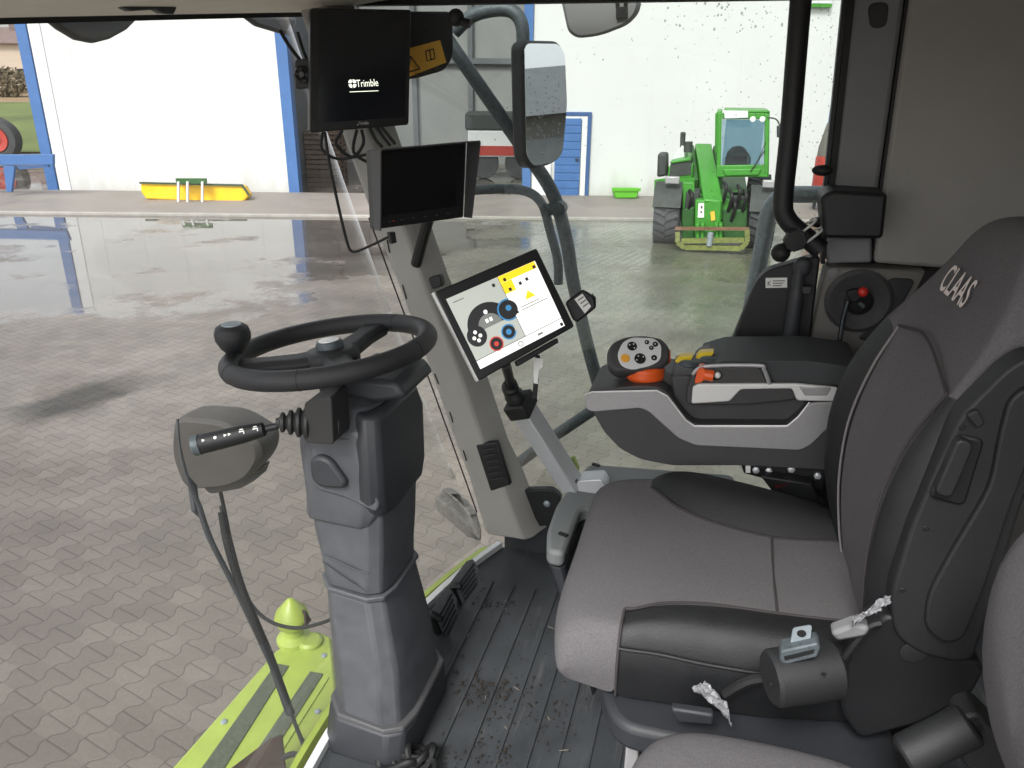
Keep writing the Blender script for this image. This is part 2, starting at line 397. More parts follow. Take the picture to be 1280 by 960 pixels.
    dark = math_('MULTIPLY', math_('MULTIPLY', math_('SUBTRACT', 1, math_('MULTIPLY', pud, .3)), math_('SUBTRACT', 1, math_('MULTIPLY', damp_refl, .72))), streak)
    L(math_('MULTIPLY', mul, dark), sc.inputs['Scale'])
    wet = mr(noise(.5, 5), .4, .66, .58, .28)
    wet2 = math_('MAXIMUM', math_('SUBTRACT', wet, math_('MULTIPLY', green_tone, .3)), .17)
    dry = math_('ADD', wet2, math_('MULTIPLY', math_('SUBTRACT', 1, joint), .2))
    L(math_('ADD', math_('MULTIPLY', dry, math_('SUBTRACT', 1, pud)), math_('MULTIPLY', pud, .025)), b.inputs['Roughness'])
    L(math_('ADD', .5, math_('MULTIPLY', pud, .5)), b.inputs['Specular IOR Level'])
    bp = nt.nodes.new('ShaderNodeBump'); bp.inputs['Distance'].default_value = .005
    L(math_('MULTIPLY', math_('SUBTRACT', 1.03, pud), .3), bp.inputs['Strength'])
    L(math_('ADD', mr(dist, 0, .012, 0, 1), math_('MULTIPLY', noise(60, 3), .25)), bp.inputs['Height']); L(bp.outputs[0], b.inputs['Normal'])
    return m
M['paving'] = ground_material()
def grid_sheet(x0, y0, x1, y1, z): return B().add([(x0, y0, z), (x1, y0, z), (x1, y1, z), (x0, y1, z)], [[0, 1, 2, 3]])
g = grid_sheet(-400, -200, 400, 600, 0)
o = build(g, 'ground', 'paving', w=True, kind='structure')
for v in o.data.vertices: v.co += o.location
o.location = (0, 0, 0)
WY = 22.3
# apron in front of the hall
b = B(); ya = wor(735, 275, z=0).y+.1
b.box((-60, ya, -.1), (60, WY-.02, .05)); build(b, 'apron', 'apron', w=True, kind='structure', bevel=.02)
b = B(); b.box((-60, ya-.14, -.1), (60, ya-.004, .062)); build(b, 'kerb', 'kerb', w=True, kind='structure', bevel=.02)
# the white hall
hall = thing('white_hall', 'long white clad farm hall with blue corner posts across the yard', 'building', (0, WY, 0), True)
XL = wor(75, 240, y=WY).x; XO = wor(378, 240, y=WY).x; XP = wor(655, 244, y=WY).x; XR = wor(1043, 100, y=WY).x; HT = 7.0; OH = 5.6
def wallbox(b, x0, x1, z0, z1, t=.25, y=WY): b.box((x0, y, z0), (x1, y+t, z1))
def seams(b, x0, x1):
    x = x0+.6
    while x < x1-.2: b.box((x, WY-.006, .02), (x+.012, WY-.001, HT)); x += 1.15
b = B(); wallbox(b, XL, XO-.36, 0, HT); seams(b, XL+.4, XO-.4); build(b, 'wall', 'wall_white', hall)
b = B(); wallbox(b, XP+.2, XR, 0, HT); seams(b, XP+2.8, XR); build(b, 'wall', 'wall_white', hall)
b = B(); wallbox(b, XO-.36, XP+.2, OH, HT); build(b, 'wall', 'wall_white', hall)
b = B()
for xx in (XL, XR-.25): b.box((xx, WY+.25, 0), (xx+.25, WY+24, HT))
b.box((XL+.3, WY+23.7, 0), (XR-.3, WY+24, HT)); build(b, 'wall', 'wall_white', hall)
for x0, x1 in ((XL-.3, XL-.004), (XO-.36, XO-.06), (XP-.06, XP+.18), (XR+.004, XR+.38)):
    b = B(); b.box((x0, WY-.06, 0), (x1, WY+.3, HT)); build(b, 'corner_post', 'blue', hall, bevel=.01)
b = B(); b.box((XL+.02, WY-.025, .05), (XL+.34, WY-.002, HT)); build(b, 'trim_strip', 'white_paint', hall)
b = B(); b.box((XL-.6, WY-.1, HT), (XO-1.2, WY+24.5, HT+.5)); b.box((XP+2.6, WY-.1, HT), (XR+.8, WY+24.5, HT+.5)); build(b, 'roof', 'shed', hall)
# interior seen through the gateway
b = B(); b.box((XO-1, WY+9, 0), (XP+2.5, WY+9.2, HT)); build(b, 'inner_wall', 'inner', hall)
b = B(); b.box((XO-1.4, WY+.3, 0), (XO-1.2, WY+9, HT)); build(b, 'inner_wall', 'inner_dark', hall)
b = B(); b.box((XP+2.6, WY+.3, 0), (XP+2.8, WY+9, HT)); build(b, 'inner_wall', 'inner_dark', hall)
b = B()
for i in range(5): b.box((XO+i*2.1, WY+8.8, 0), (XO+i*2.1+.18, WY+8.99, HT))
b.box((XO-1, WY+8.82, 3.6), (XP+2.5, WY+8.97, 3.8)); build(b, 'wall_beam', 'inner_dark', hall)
# door
dr = build(B().box(wor(692, 245, y=WY-.06), wor(727, 149, y=WY-.04)), 'door', 'blue', hall, bevel=.01)
b = B()
for i in range(9):
    z = .25+i*.21; x0 = wor(694, 200, y=WY-.06).x; x1 = wor(725, 200, y=WY-.06).x
    b.box((x0, WY-.075, z), (x1, WY-.061, z+.17))
build(b, 'door_board', 'blue', dr, bevel=.006)
hx = wor(722, 200, y=WY).x
build(B().box((hx-.07, WY-.12, 1.0), (hx+.02, WY-.076, 1.05)), 'handle', 'plastic_dark', dr)
b = B(); x0, x1, zt = wor(656, 240, y=WY).x, wor(733, 240, y=WY).x, wor(733, 140, y=WY).z
b.box((x0+.2, WY-.05, 0), (x0+.72, WY-.004, zt-.1)); b.box((x1-.2, WY-.05, 0), (x1-.05, WY-.004, zt-.1)); b.box((x0+.722, WY-.05, zt-.22), (x1-.202, WY-.004, zt-.1))
build(b, 'door_frame', 'white_paint', hall, bevel=.01)
b = B(); b.box((x1-.048, WY-.07, 0), (x1+.05, WY-.004, zt)); b.box((x0+.2, WY-.07, zt-.098), (x1-.05, WY-.004, zt)); build(b, 'door_surround', 'blue_dark', hall, bevel=.01)
# sign on the wall above, mostly out of frame
b = B(); p = wor(1012, 9, y=WY-.1); q = wor(1046, -40, y=WY-.1)
sg = thing('wall_sign', 'pale green-edged sign high on the white wall beside the right blue post', 'sign', ((p.x+q.x)/2, WY-.1, p.z), True)
build(B().box((p.x, WY-.12, p.z+.09), (q.x, WY-.01, q.z)), 'board', 'white_paint', sg)
build(B().box((p.x, WY-.14, p.z), (q.x, WY-.01, p.z+.08)), 'rim', 't_green', sg)
build(B().box((p.x+.3, WY-.135, p.z+.25), (q.x-.15, WY-.121, p.z+.36)), 'lettering_bar', 'ink', sg)
# trailer stored inside the gateway
ty = WY+4
tr = thing('stored_trailer', 'red and white farm trailer parked inside the dim hall gateway', 'trailer', (wor(618, 200, y=ty).x, ty, 0), True)
p = wor(585, 196, y=ty); q = wor(665, 150, y=ty)
build(B().box((p.x, ty, p.z), (q.x, ty+2, q.z-.35)), 'body', 'white_paint', tr, bevel=.03)
build(B().box((p.x, ty-.03, p.z+.05), (q.x, ty-.004, p.z+.35)), 'stripe', 'red_body', tr)
build(B().box((p.x-.1, ty+.2, q.z-.349), (q.x, ty+1.8, q.z+.2)), 'load', 't_dark', tr, bevel=.08)
for dx in (.5, 1.7):
    build(B().lathe((p.x+dx, ty+.05, .5), (0, 1, 0), [(.12, 0), (.3, .01), (.48, 0), (.5, .05), (.5, .3), (.4, .36)], 20), 'wheel', 'tyre', tr)
ty = WY+5.5; bx = thing('stacked_pallets', 'brown pallet stack standing at the left inside the hall gateway', 'pallets', (wor(405, 210, y=ty).x, ty, 0), True)
for i in range(9):
    bb = B(); cx = wor(408, 210, y=ty).x
    for j in range(5): bb.box((cx-.6+j*.25, ty-.4, i*.16+.11), (cx-.42+j*.25, ty+.8, i*.16+.135))
    for j in range(3): bb.box((cx-.6, ty-.39+j*.55, i*.16+.001), (cx+.58, ty-.29+j*.55, i*.16+.109))
    build(bb, 'pallet', mat('pallet_wood_%d' % i, (112, 98, 86), .85, var=.25, vscale=5), bx)
# yellow sweeper head in front of the wall
sy = 20.6
def T(pts, y): return wors(pts, y=y)
p = wor(245, 258, y=sy)
sw = thing('sweeper_bucket', 'yellow tractor sweeper attachment with white frame by the white wall', 'sweeper', (p.x, sy, 0), True)
build(B().prism(T([(175, 230), (303, 233), (311, 245), (305, 252), (285, 254), (182, 249), (176, 240)], sy), (0, .35, 0)), 'hood', 'sweep_yellow', sw, bevel=.04)
build(B().prism(T([(174, 227.5), (303, 230.5), (312, 244), (310, 245), (302, 233), (174, 229.8)], sy-.05), (0, .045, 0)), 'rubber_edge', 'sweep_edge', sw)
b = B()
for xx in (223, 234.5, 253): b.beam(wor(xx, 227, y=sy-.3), wor(xx, 254, y=sy-.3), .05, .06, (0, 1, 0))
b.beam(wor(214, 255.5, y=sy-.3), wor(262, 255.5, y=sy-.3), .1, .1); build(b, 'coupling_frame', 'white_paint', sw)
build(B().beam(wor(221, 226, y=sy-.22), wor(258, 226, y=sy-.22), .1, .12), 'crossbar', 't_green_dark', sw)
build(B().lathe(V((wor(182, 250, y=sy).x, sy+.56, .19)), (1, 0, 0), [(.05, 0), (.16, .01), (.18, .2), (.18, 2.4), (.16, 2.5), (.05, 2.52)], 24), 'brush_roll', 't_dark', sw)
# blue steel trestle at the far left
ty = 21.0
ts = thing('blue_trestle', 'blue steel trestle frame standing left of the white hall', 'trestle', (wor(20, 235, y=ty).x, ty, 0), True)
build(B().prism(T([(-80, 194), (66, 193), (66, 206), (-80, 207)], ty), (0, .12, 0)), 'beam', 'blue', ts, bevel=.01)
for px in (4, -70): build(B().prism(T([(px, 207.3), (px+14, 207.3), (px+10, 240), (px+4, 240)], ty+.01), (0, .1, 0)), 'leg', 'blue', ts)
build(B().prism(T([(20, 207.3), (60, 206.6), (60, 209), (24, 212)], ty+.005), (0, .1, 0)), 'brace', 'blue_dark', ts)
# tractor with red wheel rims beyond the trestle
ty = 31.0; c = wor(-2, 183, y=ty); rr = .74
tt = thing('parked_tractor', 'tractor with red wheel rims parked beyond the blue trestle', 'tractor', (c.x, ty, 0), True)
for i, (dx, dy, r_) in enumerate(((0, 0, rr), (-1.2, 1.7, rr), (-2.6, .1, .7), (-3.6, 1.6, .7))):
    wl = build(B().lathe((c.x+dx, ty+dy, r_), (0, 1, 0), [(r_*.55, 0), (r_*.7, -.06), (r_*.95, -.02), (r_, .08), (r_, .4), (r_*.9, .46), (r_*.5, .44)], 28), 'wheel', 'tyre', tt)
    build(B().lathe((c.x+dx, ty+dy, r_), (0, 1, 0), [(.02, -.09), (.15, -.09), (r_*.3, -.05), (r_*.5, -.075), (r_*.6, -.085), (r_*.6, .3)], 24), 'rim', 'red_body', wl)
build(B().box((c.x-3, ty+.5, .6), (c.x-.5, ty+1.5, 1.3)), 'body', 't_dark', tt, bevel=.1)
build(B().box((c.x-3, ty+.6, 1.31), (c.x-1.2, ty+1.4, 2.3)), 'cab', 'red_body', tt, bevel=.1)
# fields, hedge and house at the far left
def strip(name, material, y0, y1, z0, z1, x0=-220, x1=-8):
    b = B(); nx = 24
    for row, (y, z) in enumerate(((y0, z0), (y1, z1))):
        b.v += [V((x0+(x1-x0)*i/nx, y, z+random.uniform(-.1, .1)*row)) for i in range(nx+1)]
    b.f = [[i, i+1, nx+2+i, nx+1+i] for i in range(nx)]; b.mi = [0]*nx
    return build(b, name, material, w=True, kind='structure')
strip('field', 'grass', 34, 55, .02, 1.35); strip('field', 'brownfield', 55, 110, 1.35, 2.6); strip('hills', 'brownfield', 110, 170, 2.6, 6.5)
p = wor(20, 183, y=30)
b = B(); b.box((-60, 29, .004), (-13.6, 31.5, .03)); build(b, 'pavement', 'kerb', w=True, kind='structure')
hz = 78; p = wor(-30, 90, y=hz); q = wor(30, 62, y=hz)
hs = thing('farm_house', 'distant house with a brown-grey pitched roof beyond the fields', 'house', ((p.x+q.x)/2, hz, 1.8), True)
build(B().box((p.x, hz, 1.6), (q.x, hz+7, q.z+.5)), 'wall', 'house_wall', hs)
a = wor(-30, 78, y=hz).z; r_ = wor(0, 46, y=hz).z
build(B().prism([(p.x-.4, hz-.5, q.z+.5), (p.x-.4, hz+7.5, q.z+.5), (p.x-.4, hz+3.5, r_+1)], (q.x-p.x+.6, 0, 0)), 'roof', 'roof_tile', hs)
build(B().box((p.x+2.4, hz+2.6, r_), (p.x+3, hz+3.2, r_+1.6)), 'chimney', 'roof_tile', hs)
for i in range(3): build(B().box((p.x+.6+i*1.6, hz-.05, 2.6), (p.x+1.4+i*1.6, hz-.003, 3.6)), 'window', 'screen_off', hs)
def bush(name, c, sx, sy_, sz, n, material, label, size=.5, group=None, trunk=True):
    t = thing(name, label, 'bush' if not trunk else 'tree', c, True, group); b = B(); c = V(c)
    for i in range(n):
        while True:
            u = V([random.uniform(-1, 1) for _ in range(3)])
            if u.length < 1 and random.random() < .35+.65*u.length: break
        p = c+V((u.x*sx, u.y*sy_, sz*(1.05+u.z)+(.0 if not trunk else sz*.6)))
        d = V([random.gauss(0, 1) for _ in range(3)]).normalized(); e = d.orthogonal().normalized(); f2 = d.cross(e); s = size*random.uniform(.5, 1.2)
        b.add([p-e*s, p+f2*s*.5, p+e*s, p-f2*s*.5], [[0, 1, 2, 3]])
    build(b, 'crown', material, t)
    tb = B(); tb.tube([c+V((0, 0, -.1)), c+V((.05, 0, sz*.8)), c+V((0, .1, sz*1.6))], [.14, .1, .05], 8)
    for k in range(4): tb.tube([c+V((0, 0, sz*.7)), c+V((math.cos(k*1.7)*sx*.5, math.sin(k*1.7)*sy_*.5, sz*1.3))], [.06, .02], 6)
    build(tb, 'trunk', 'bark', t)
for i in range(5):
    bush('field_bush', (-38+i*3.3, 62+i*.8, 1.4), 1.9, 1.4, 1.1, 1300, 'hedge', 'bare brown bush in the hedge line below the distant house', .16, 'bare bushes along the hedge line', False)
# right end: tree and red tank behind the corner
bush('corner_tree', (XR+2.2, 27.5, 0), 1.6, 1.6, 2.6, 1500, 'leaf', 'green leafy tree seen past the right-hand blue corner post of the hall', .16)
ty = 20.0; p = wor(1018, 236, y=ty); q = wor(1036, 150, y=ty)
rt = thing('red_container', 'upright red tank standing before the right end of the hall', 'tank', (p.x+.25, ty, 0), True)
zc = wor(1030, 195, y=ty).z
build(B().lathe((p.x+.3, ty, .3), (0, 0, 1), [(.1, 0), (.34, .01), (.36, .06), (.36, zc-.35), (.34, zc-.3)], 24), 'body', 'red_body', rt)
build(B().lathe((p.x+.3, ty, zc+.003), (0, 0, 1), [(.34, 0), (.33, .2), (.22, .75), (.06, .98), (.05, 1.0)], 24), 'cone_top', 'mud', rt)
for k in range(3): build(B().beam((p.x+.3+.3*math.cos(k*2.1), ty+.3*math.sin(k*2.1), 0), (p.x+.3+.3*math.cos(k*2.1), ty+.3*math.sin(k*2.1), .31), .06, .06, (0, 1, 0)), 'leg', 'steel_dark', rt)
# green tub at the wall
ty = 21.7; b = B(); P = T([(767, 237), (799, 237), (796.5, 248), (769, 248)], ty)
tb = thing('green_tub', 'low green plastic tub at the foot of the white wall', 'tub', ((P[0].x+P[1].x)/2, ty, .05), True)
build(B().prism(P, (0, .5, 0)), 'body', 'tub', tb, bevel=.03)
build(B().beam((P[0].x-.04, ty+.0, P[0].z), (P[1].x+.04, ty, P[1].z), .06, .08), 'lip', 'tub', tb)
# grey shed behind the harvester (seen in the wing mirror)
sh = thing('far_shed', 'dark grey shed behind the harvester, seen only in the wing mirror', 'shed', (38, 4, 0), True)
build(B().box((34, -14, 0), (44, 26, 4.6)), 'wall', 'shed', sh); build(B().prism([(33.4, -14.5, 4.61), (44.6, -14.5, 4.61), (39, -14.5, 7.2)], (0, 41, 0)), 'roof', 'inner_dark', sh)
for k in range(3): build(B().box((33.9, -8+k*9, 0.01), (33.99, -3.5+k*9, 3.6)), 'gate', 'inner_dark', sh)
# ---------------------------------------------------------------- telehandler
TA = R_(14.4)          # the loader faces the harvester, so it is turned about the vertical
world_wor = wor
def wor(px, py, y=None, z=None):
    p = world_wor(px, py, z=z) if z is not None else None
    v = ray(px, py); v = V((v.x*math.cos(TA)-v.y*math.sin(TA), v.x*math.sin(TA)+v.y*math.cos(TA), v.z))
    t = y/v.y if y is not None else (z-H)/v.z
    return V((0, 0, H))+v*t
TY = 15.6
c = wor(892, 310, y=TY)
te = thing('telehandler', 'green telescopic handler facing the cab in front of the white hall', 'telehandler', (c.x, TY, 0), True)
def wheel(cx, cy, rad, wd):
    prof = [(rad*.5, -wd*.42), (rad*.62, -wd*.5), (rad*.9, -wd*.49), (rad*.98, -wd*.38), (rad, 0), (rad*.98, wd*.38), (rad*.9, wd*.49), (rad*.62, wd*.5), (rad*.5, wd*.42)]
    b = B(); b.lathe((cx, cy, rad), (1, 0, 0), prof, 32)
    for k in range(22):
        for s in (-1, 1):
            t0 = 2*math.pi*(k+.5*(s > 0))/22; t1 = t0+.16
            p = V((cx+s*wd*.46, cy+math.cos(t0)*rad*1.0, rad+math.sin(t0)*rad*1.0)); q = V((cx+s*wd*.02, cy+math.cos(t1)*rad*1.0, rad+math.sin(t1)*rad*1.0))
            b.beam(p, q, .075, .07, (0, math.cos(t0), math.sin(t0)))
    w_ = build(b, 'tyre', 'tyre', te)
    build(B().lathe((cx, cy, rad), (1, 0, 0), [(.05, -wd*.36), (.2, -wd*.4), (rad*.5, -wd*.3), (rad*.5, wd*.3), (.2, wd*.4), (.05, wd*.36)], 24), 'rim', 'white_paint', w_)
wl, wr = wor(834, 272, y=TY+.6), wor(952, 272, y=TY+.6)
rad = (wor(834, 232, y=TY+.6).z-.02)/2
for cx in (wl.x, wr.x):
    wheel(cx, TY+.62, rad, .5); wheel(cx, TY+3.3, rad, .5)
    b = B(); rs = []
    for k in range(9):
        t = R_(20+k*17.5); r_ = rad+.1
        y_, z_ = TY+.62-math.cos(t)*r_, rad+math.sin(t)*r_
        rs.append([V((cx-.27, y_, z_)), V((cx+.27, y_, z_)), V((cx+.27, y_+math.cos(t)*.03, z_-math.sin(t)*.03)), V((cx-.27, y_+math.cos(t)*.03, z_-math.sin(t)*.03))])
    fd = build(b.rings(rs), 'mudguard', 't_dark', te)
    lx = cx+.06
    build(B().box((lx-.14, TY+.2, 2*rad+.1), (lx+.14, TY+.32, 2*rad+.24)), 'marker_lamp', 'silver', fd, bevel=.02)
b = B(); b.box((wl.x+.3, TY+.45, .55), (wr.x-.3, TY+3.9, 1.0)); build(b, 'chassis', 't_green_dark', te, bevel=.03)
b = B(); b.box((wl.x+.26, TY+.55, .42), (wr.x-.26, TY+.82, .62)); b.box((wl.x+.34, TY+.3, .35), (wl.x+.6, TY+.9, 1.05)); b.box((wr.x-.62, TY+.3, .35), (wr.x-.32, TY+.9, 1.0)); build(b, 'axle', 't_dark', te, bevel=.02)
b = B(); b.prism(T([(853, 228), (868, 228), (868, 292), (853, 292)], TY+.35), (0, .1, 0)); b.prism(T([(899, 248), (934, 250), (934, 268), (899, 276)], TY+.3), (0, .15, 0)); build(b, 'front_plate', 't_green', te, bevel=.02)
b = B()
for px, py in ((905, 236), (912, 246), (922, 240), (930, 246), (916, 258), (862, 246)):
    b.tube([wor(px, py-8, y=TY+.3), wor(px+3, py, y=TY+.15), wor(px-2, py+18, y=TY+.25)], .035, 8)
build(b, 'hydraulic_hose', 'rubber', te)
# cab
cy = TY+1.15; dz = 1.5
F = lambda pts, y=cy: T(pts, y)
b = B()
b.prism(F([(897, 141), (902.5, 141), (900.5, 221), (895.5, 221)]), (0, .1, 0)); b.prism(F([(956, 141), (962, 143), (960, 221), (955, 221)]), (0, .1, 0))
b.prism(F([(902.6, 141), (955.9, 141), (955.9, 149), (902.6, 149)]), (0, .1, 0))
for (pa, pb) in (((897, 141), (895.5, 221)), ((959, 142), (957.5, 221))):
    b.beam(wor(*pa, y=cy+dz), wor(pa[0]-1, pb[1], y=cy+dz), .1, .1, (0, 1, 0))
for px in (899, 959): b.beam(wor(px, 142, y=cy+.05), wor(px, 142, y=cy+.05)+V((0, dz, 0)), .1, .1)
build(b, 'cab_frame', 't_green', te, bevel=.015)
build(B().prism(F([(895.6, 207), (955, 206), (960, 221.4), (895.5, 221.4)], cy-.03), (0, .12, 0)).prism(F([(903, 212), (952, 211), (948, 219), (907, 220)], cy-.07), (0, .04, 0)), 'lower_panel', 't_green', te, bevel=.015)
build(B().prism(F([(902.6, 149.2), (955.9, 149.2), (954.9, 205.8), (900.8, 206)], cy+.04), (0, .01, 0)), 'windscreen', 'cabglass', te)
b = B(); p, q = wor(902, 206, y=cy+dz), wor(956, 150, y=cy+dz); b.box((p.x, cy+dz, p.z), (q.x, cy+dz+.02, q.z)); build(b, 'rear_window', 'cabglass', te)
b = B(); p, q = wor(898, 206, y=cy), wor(961, 141.5, y=cy); b.box((p.x, cy, q.z), (q.x, cy+dz+.1, q.z+.05)); build(b, 'cab_roof', 't_green', te, bevel=.03)
build(B().prism(F([(905, 138), (935, 138.5), (935, 147), (906, 148)], cy-.06), (0, .05, 0)), 'roof_board', 'white_paint', te)
b = B(); sx, sz = wor(922, 190, y=cy+.9).x, wor(922, 190, y=cy+.9).z
b.box((sx-.24, cy+.9, sz-.45), (sx+.24, cy+1.02, sz-.08)); b.lathe((sx, cy+.96, sz-.1), (0, 0, 1), [(.23, 0), (.21, .1), (.12, .2), (.02, .22)], 16)
build(b, 'seat', 't_dark', te, bevel=.04)
b = B(); cc = V((sx+.05, cy+.35, sz-.12)); b.tube([cc+V((.2*math.cos(t), .07*math.sin(t), .19*math.sin(t))) for t in [k*math.pi/6 for k in range(12)]], .02, 8, closed=True); build(b, 'steering_wheel', 'rubber', te)
b = B(); b.tube([wor(938, 215, y=cy-.08), wor(956, 188, y=cy-.04)], .012, 6); b.beam(wor(946, 204, y=cy-.05), wor(957, 178, y=cy-.03), .02, .01); build(b, 'wiper', 'rubber', te)
for px in (941, 953): build(B().lathe(wor(px, 149, y=cy-.14), (0, -1, 0), [(.03, -.06), (.05, -.05), (.055, 0), (.045, .01), (.01, .005)], 16), 'work_lamp', 'white_label', te)
ml = build(B().prism(T([(971, 157), (977.5, 157), (977.5, 172), (971, 172)], cy-.1), (0, .06, 0)), 'mirror', 'plastic_dark', te, bevel=.02)
build(B().tube([wor(960, 147, y=cy), wor(970, 149, y=cy-.05), wor(975, 157, y=cy-.07)], .015, 6), 'mirror_arm', 't_dark', ml)
# boom
p, q = wor(878, 190, y=TY+3.0), wor(890, 262, y=TY+.1)
b = B(); b.beam(p, q, .36, .4); build(b, 'boom', 't_green', te, bevel=.03)
b = B(); b.beam(p+(q-p)*.02+V((.26, .1, .02)), p+(q-p)*.6+V((.24, 0, -.02)), .1, .3); b.beam(p+(q-p)*.02+V((-.26, .1, .02)), p+(q-p)*.62+V((-.25, 0, -.02)), .1, .3); build(b, 'boom_cheek', 't_green_dark', te, bevel=.02)
b = B(); b.prism(T([(869, 250), (901, 250), (901, 287), (868, 287)], TY+.05), (0, .35, 0)); hd = build(b, 'boom_head', 't_green', te, bevel=.03)
build(B().prism(T([(873, 254), (880, 254), (880, 272), (872, 272)], TY+.03), (0, .015, 0)), 'number_plate', 'white_label', hd)
build(B().prism(T([(876, 257.5), (878, 257.5), (878, 260.5), (876, 260.5)], TY+.02), (0, .008, 0)).prism(T([(875.5, 264), (877.5, 264), (877.5, 266), (875.5, 266)], TY+.02), (0, .008, 0)), 'plate_mark', 'ink', hd)
build(B().prism(T([(888, 265), (893, 264), (894, 275), (889, 276)], TY+.03), (0, .015, 0)), 'warning_sticker', 'sticker_orange', hd)
build(B().prism(T([(852, 262), (868, 258), (868, 300), (852, 300)], TY+.2), (0, .2, 0)).prism(T([(903, 262), (934, 262), (934, 298), (903, 300)], TY+.25), (0, .2, 0)), 'guard_plate', 't_green_dark', te, bevel=.03)
# carriage
b = B(); ky = TY-.35
for a_, c_ in (((847, 303), (856, 309)), ((856, 309), (926, 310.5)), ((926, 310.5), (934, 302)), ((847, 290), (847, 303)), ((934, 287), (934, 302)), ((852, 301), (930, 300))):
    b.beam(wor(*a_, y=ky), wor(*c_, y=ky), .09, .08, (0, 1, 0))
build(b, 'carriage_frame', 'fork', te)
build(B().beam(wor(846, 285.5, y=ky), wor(934, 286, y=ky), .06, .06).beam(wor(846, 290, y=ky+.3), wor(846, 285.5, y=ky), .06, .06).beam(wor(934, 290, y=ky+.3), wor(934, 286, y=ky), .06, .06), 'carriage_bar', 'fork_red', te)
b = B()
for px in (870, 876, 894, 899): b.prism(T([(px, 280), (px+4, 280), (px+4, 305), (px, 305)], ky+.05), (0, .3, 0))
b.prism(T([(868, 289), (903, 289), (903, 296), (868, 296)], ky+.1), (0, .1, 0)); build(b, 'quick_hitch', 't_green', te, bevel=.01)
build(B().lathe(wor(887.5, 298, y=ky-.02), (0, 0, 1), [(.03, -.15), (.06, -.14), (.06, .1), (.03, .12)], 12), 'hitch_pin', 'steel', te)
# bonnet on the left
b = B(); b.prism(T([(836, 208), (866, 206), (866, 222), (834, 224)], TY+1.4), (0, 2.2, 0)); b.prism(T([(838, 202), (862, 197), (864, 201), (838, 205)], TY+1.35), (0, 2.2, 0)); build(b, 'bonnet', 't_green', te, bevel=.02)
build(B().prism(T([(838.5, 204), (864, 200), (864, 218), (836.5, 221)], TY+1.38), (0, .06, 0)), 'grille', 't_dark', te)
build(B().prism(T([(836, 204), (852, 182), (856, 183), (856, 198), (838, 203)], TY+1.9), (0, 1.2, 0)), 'rear_cowl', 'white_paint', te, bevel=.02)
build(B().prism(T([(822, 192), (834, 192), (834, 220), (821, 222)], TY+1.5), (0, .5, 0)), 'air_filter', 't_dark', te, bevel=.05)
build(B().tube([wor(853, 190, y=TY+2), wor(853.5, 172, y=TY+2), wor(854, 166, y=TY+1.98)], .055, 12).tube([wor(860, 190, y=TY+1.8), wor(860.5, 177, y=TY+1.8)], .09, 12), 'exhaust', 't_dark', te)
b = B(); b.prism(T([(818, 225), (832, 223), (868, 222), (868, 227), (832, 229), (819, 262), (816.5, 262)], TY+1.0), (0, .06, 0)); build(b, 'side_frame', 't_green', te)
te.rotation_euler = (0, 0, -TA); te.location = Matrix.Rotation(-TA, 3, 'Z') @ V((c.x, TY, 0))
wor = world_wor
# ================================================================= HARVESTER CAB (cab axes f, r, z)
cb = thing('harvester_cab', 'grey harvester cab shell with ribbed floor mat, windscreen and roof around the seats', 'vehicle cab', (0, 1.35, 0))
SL = .345
def fb(r): return .835-.17*max(0, abs(r-1.35)/.85)**2.2
def fw(r, z): return fb(r)+SL*z+.02*math.sin(max(0, min(1, z/1.7))*math.pi)
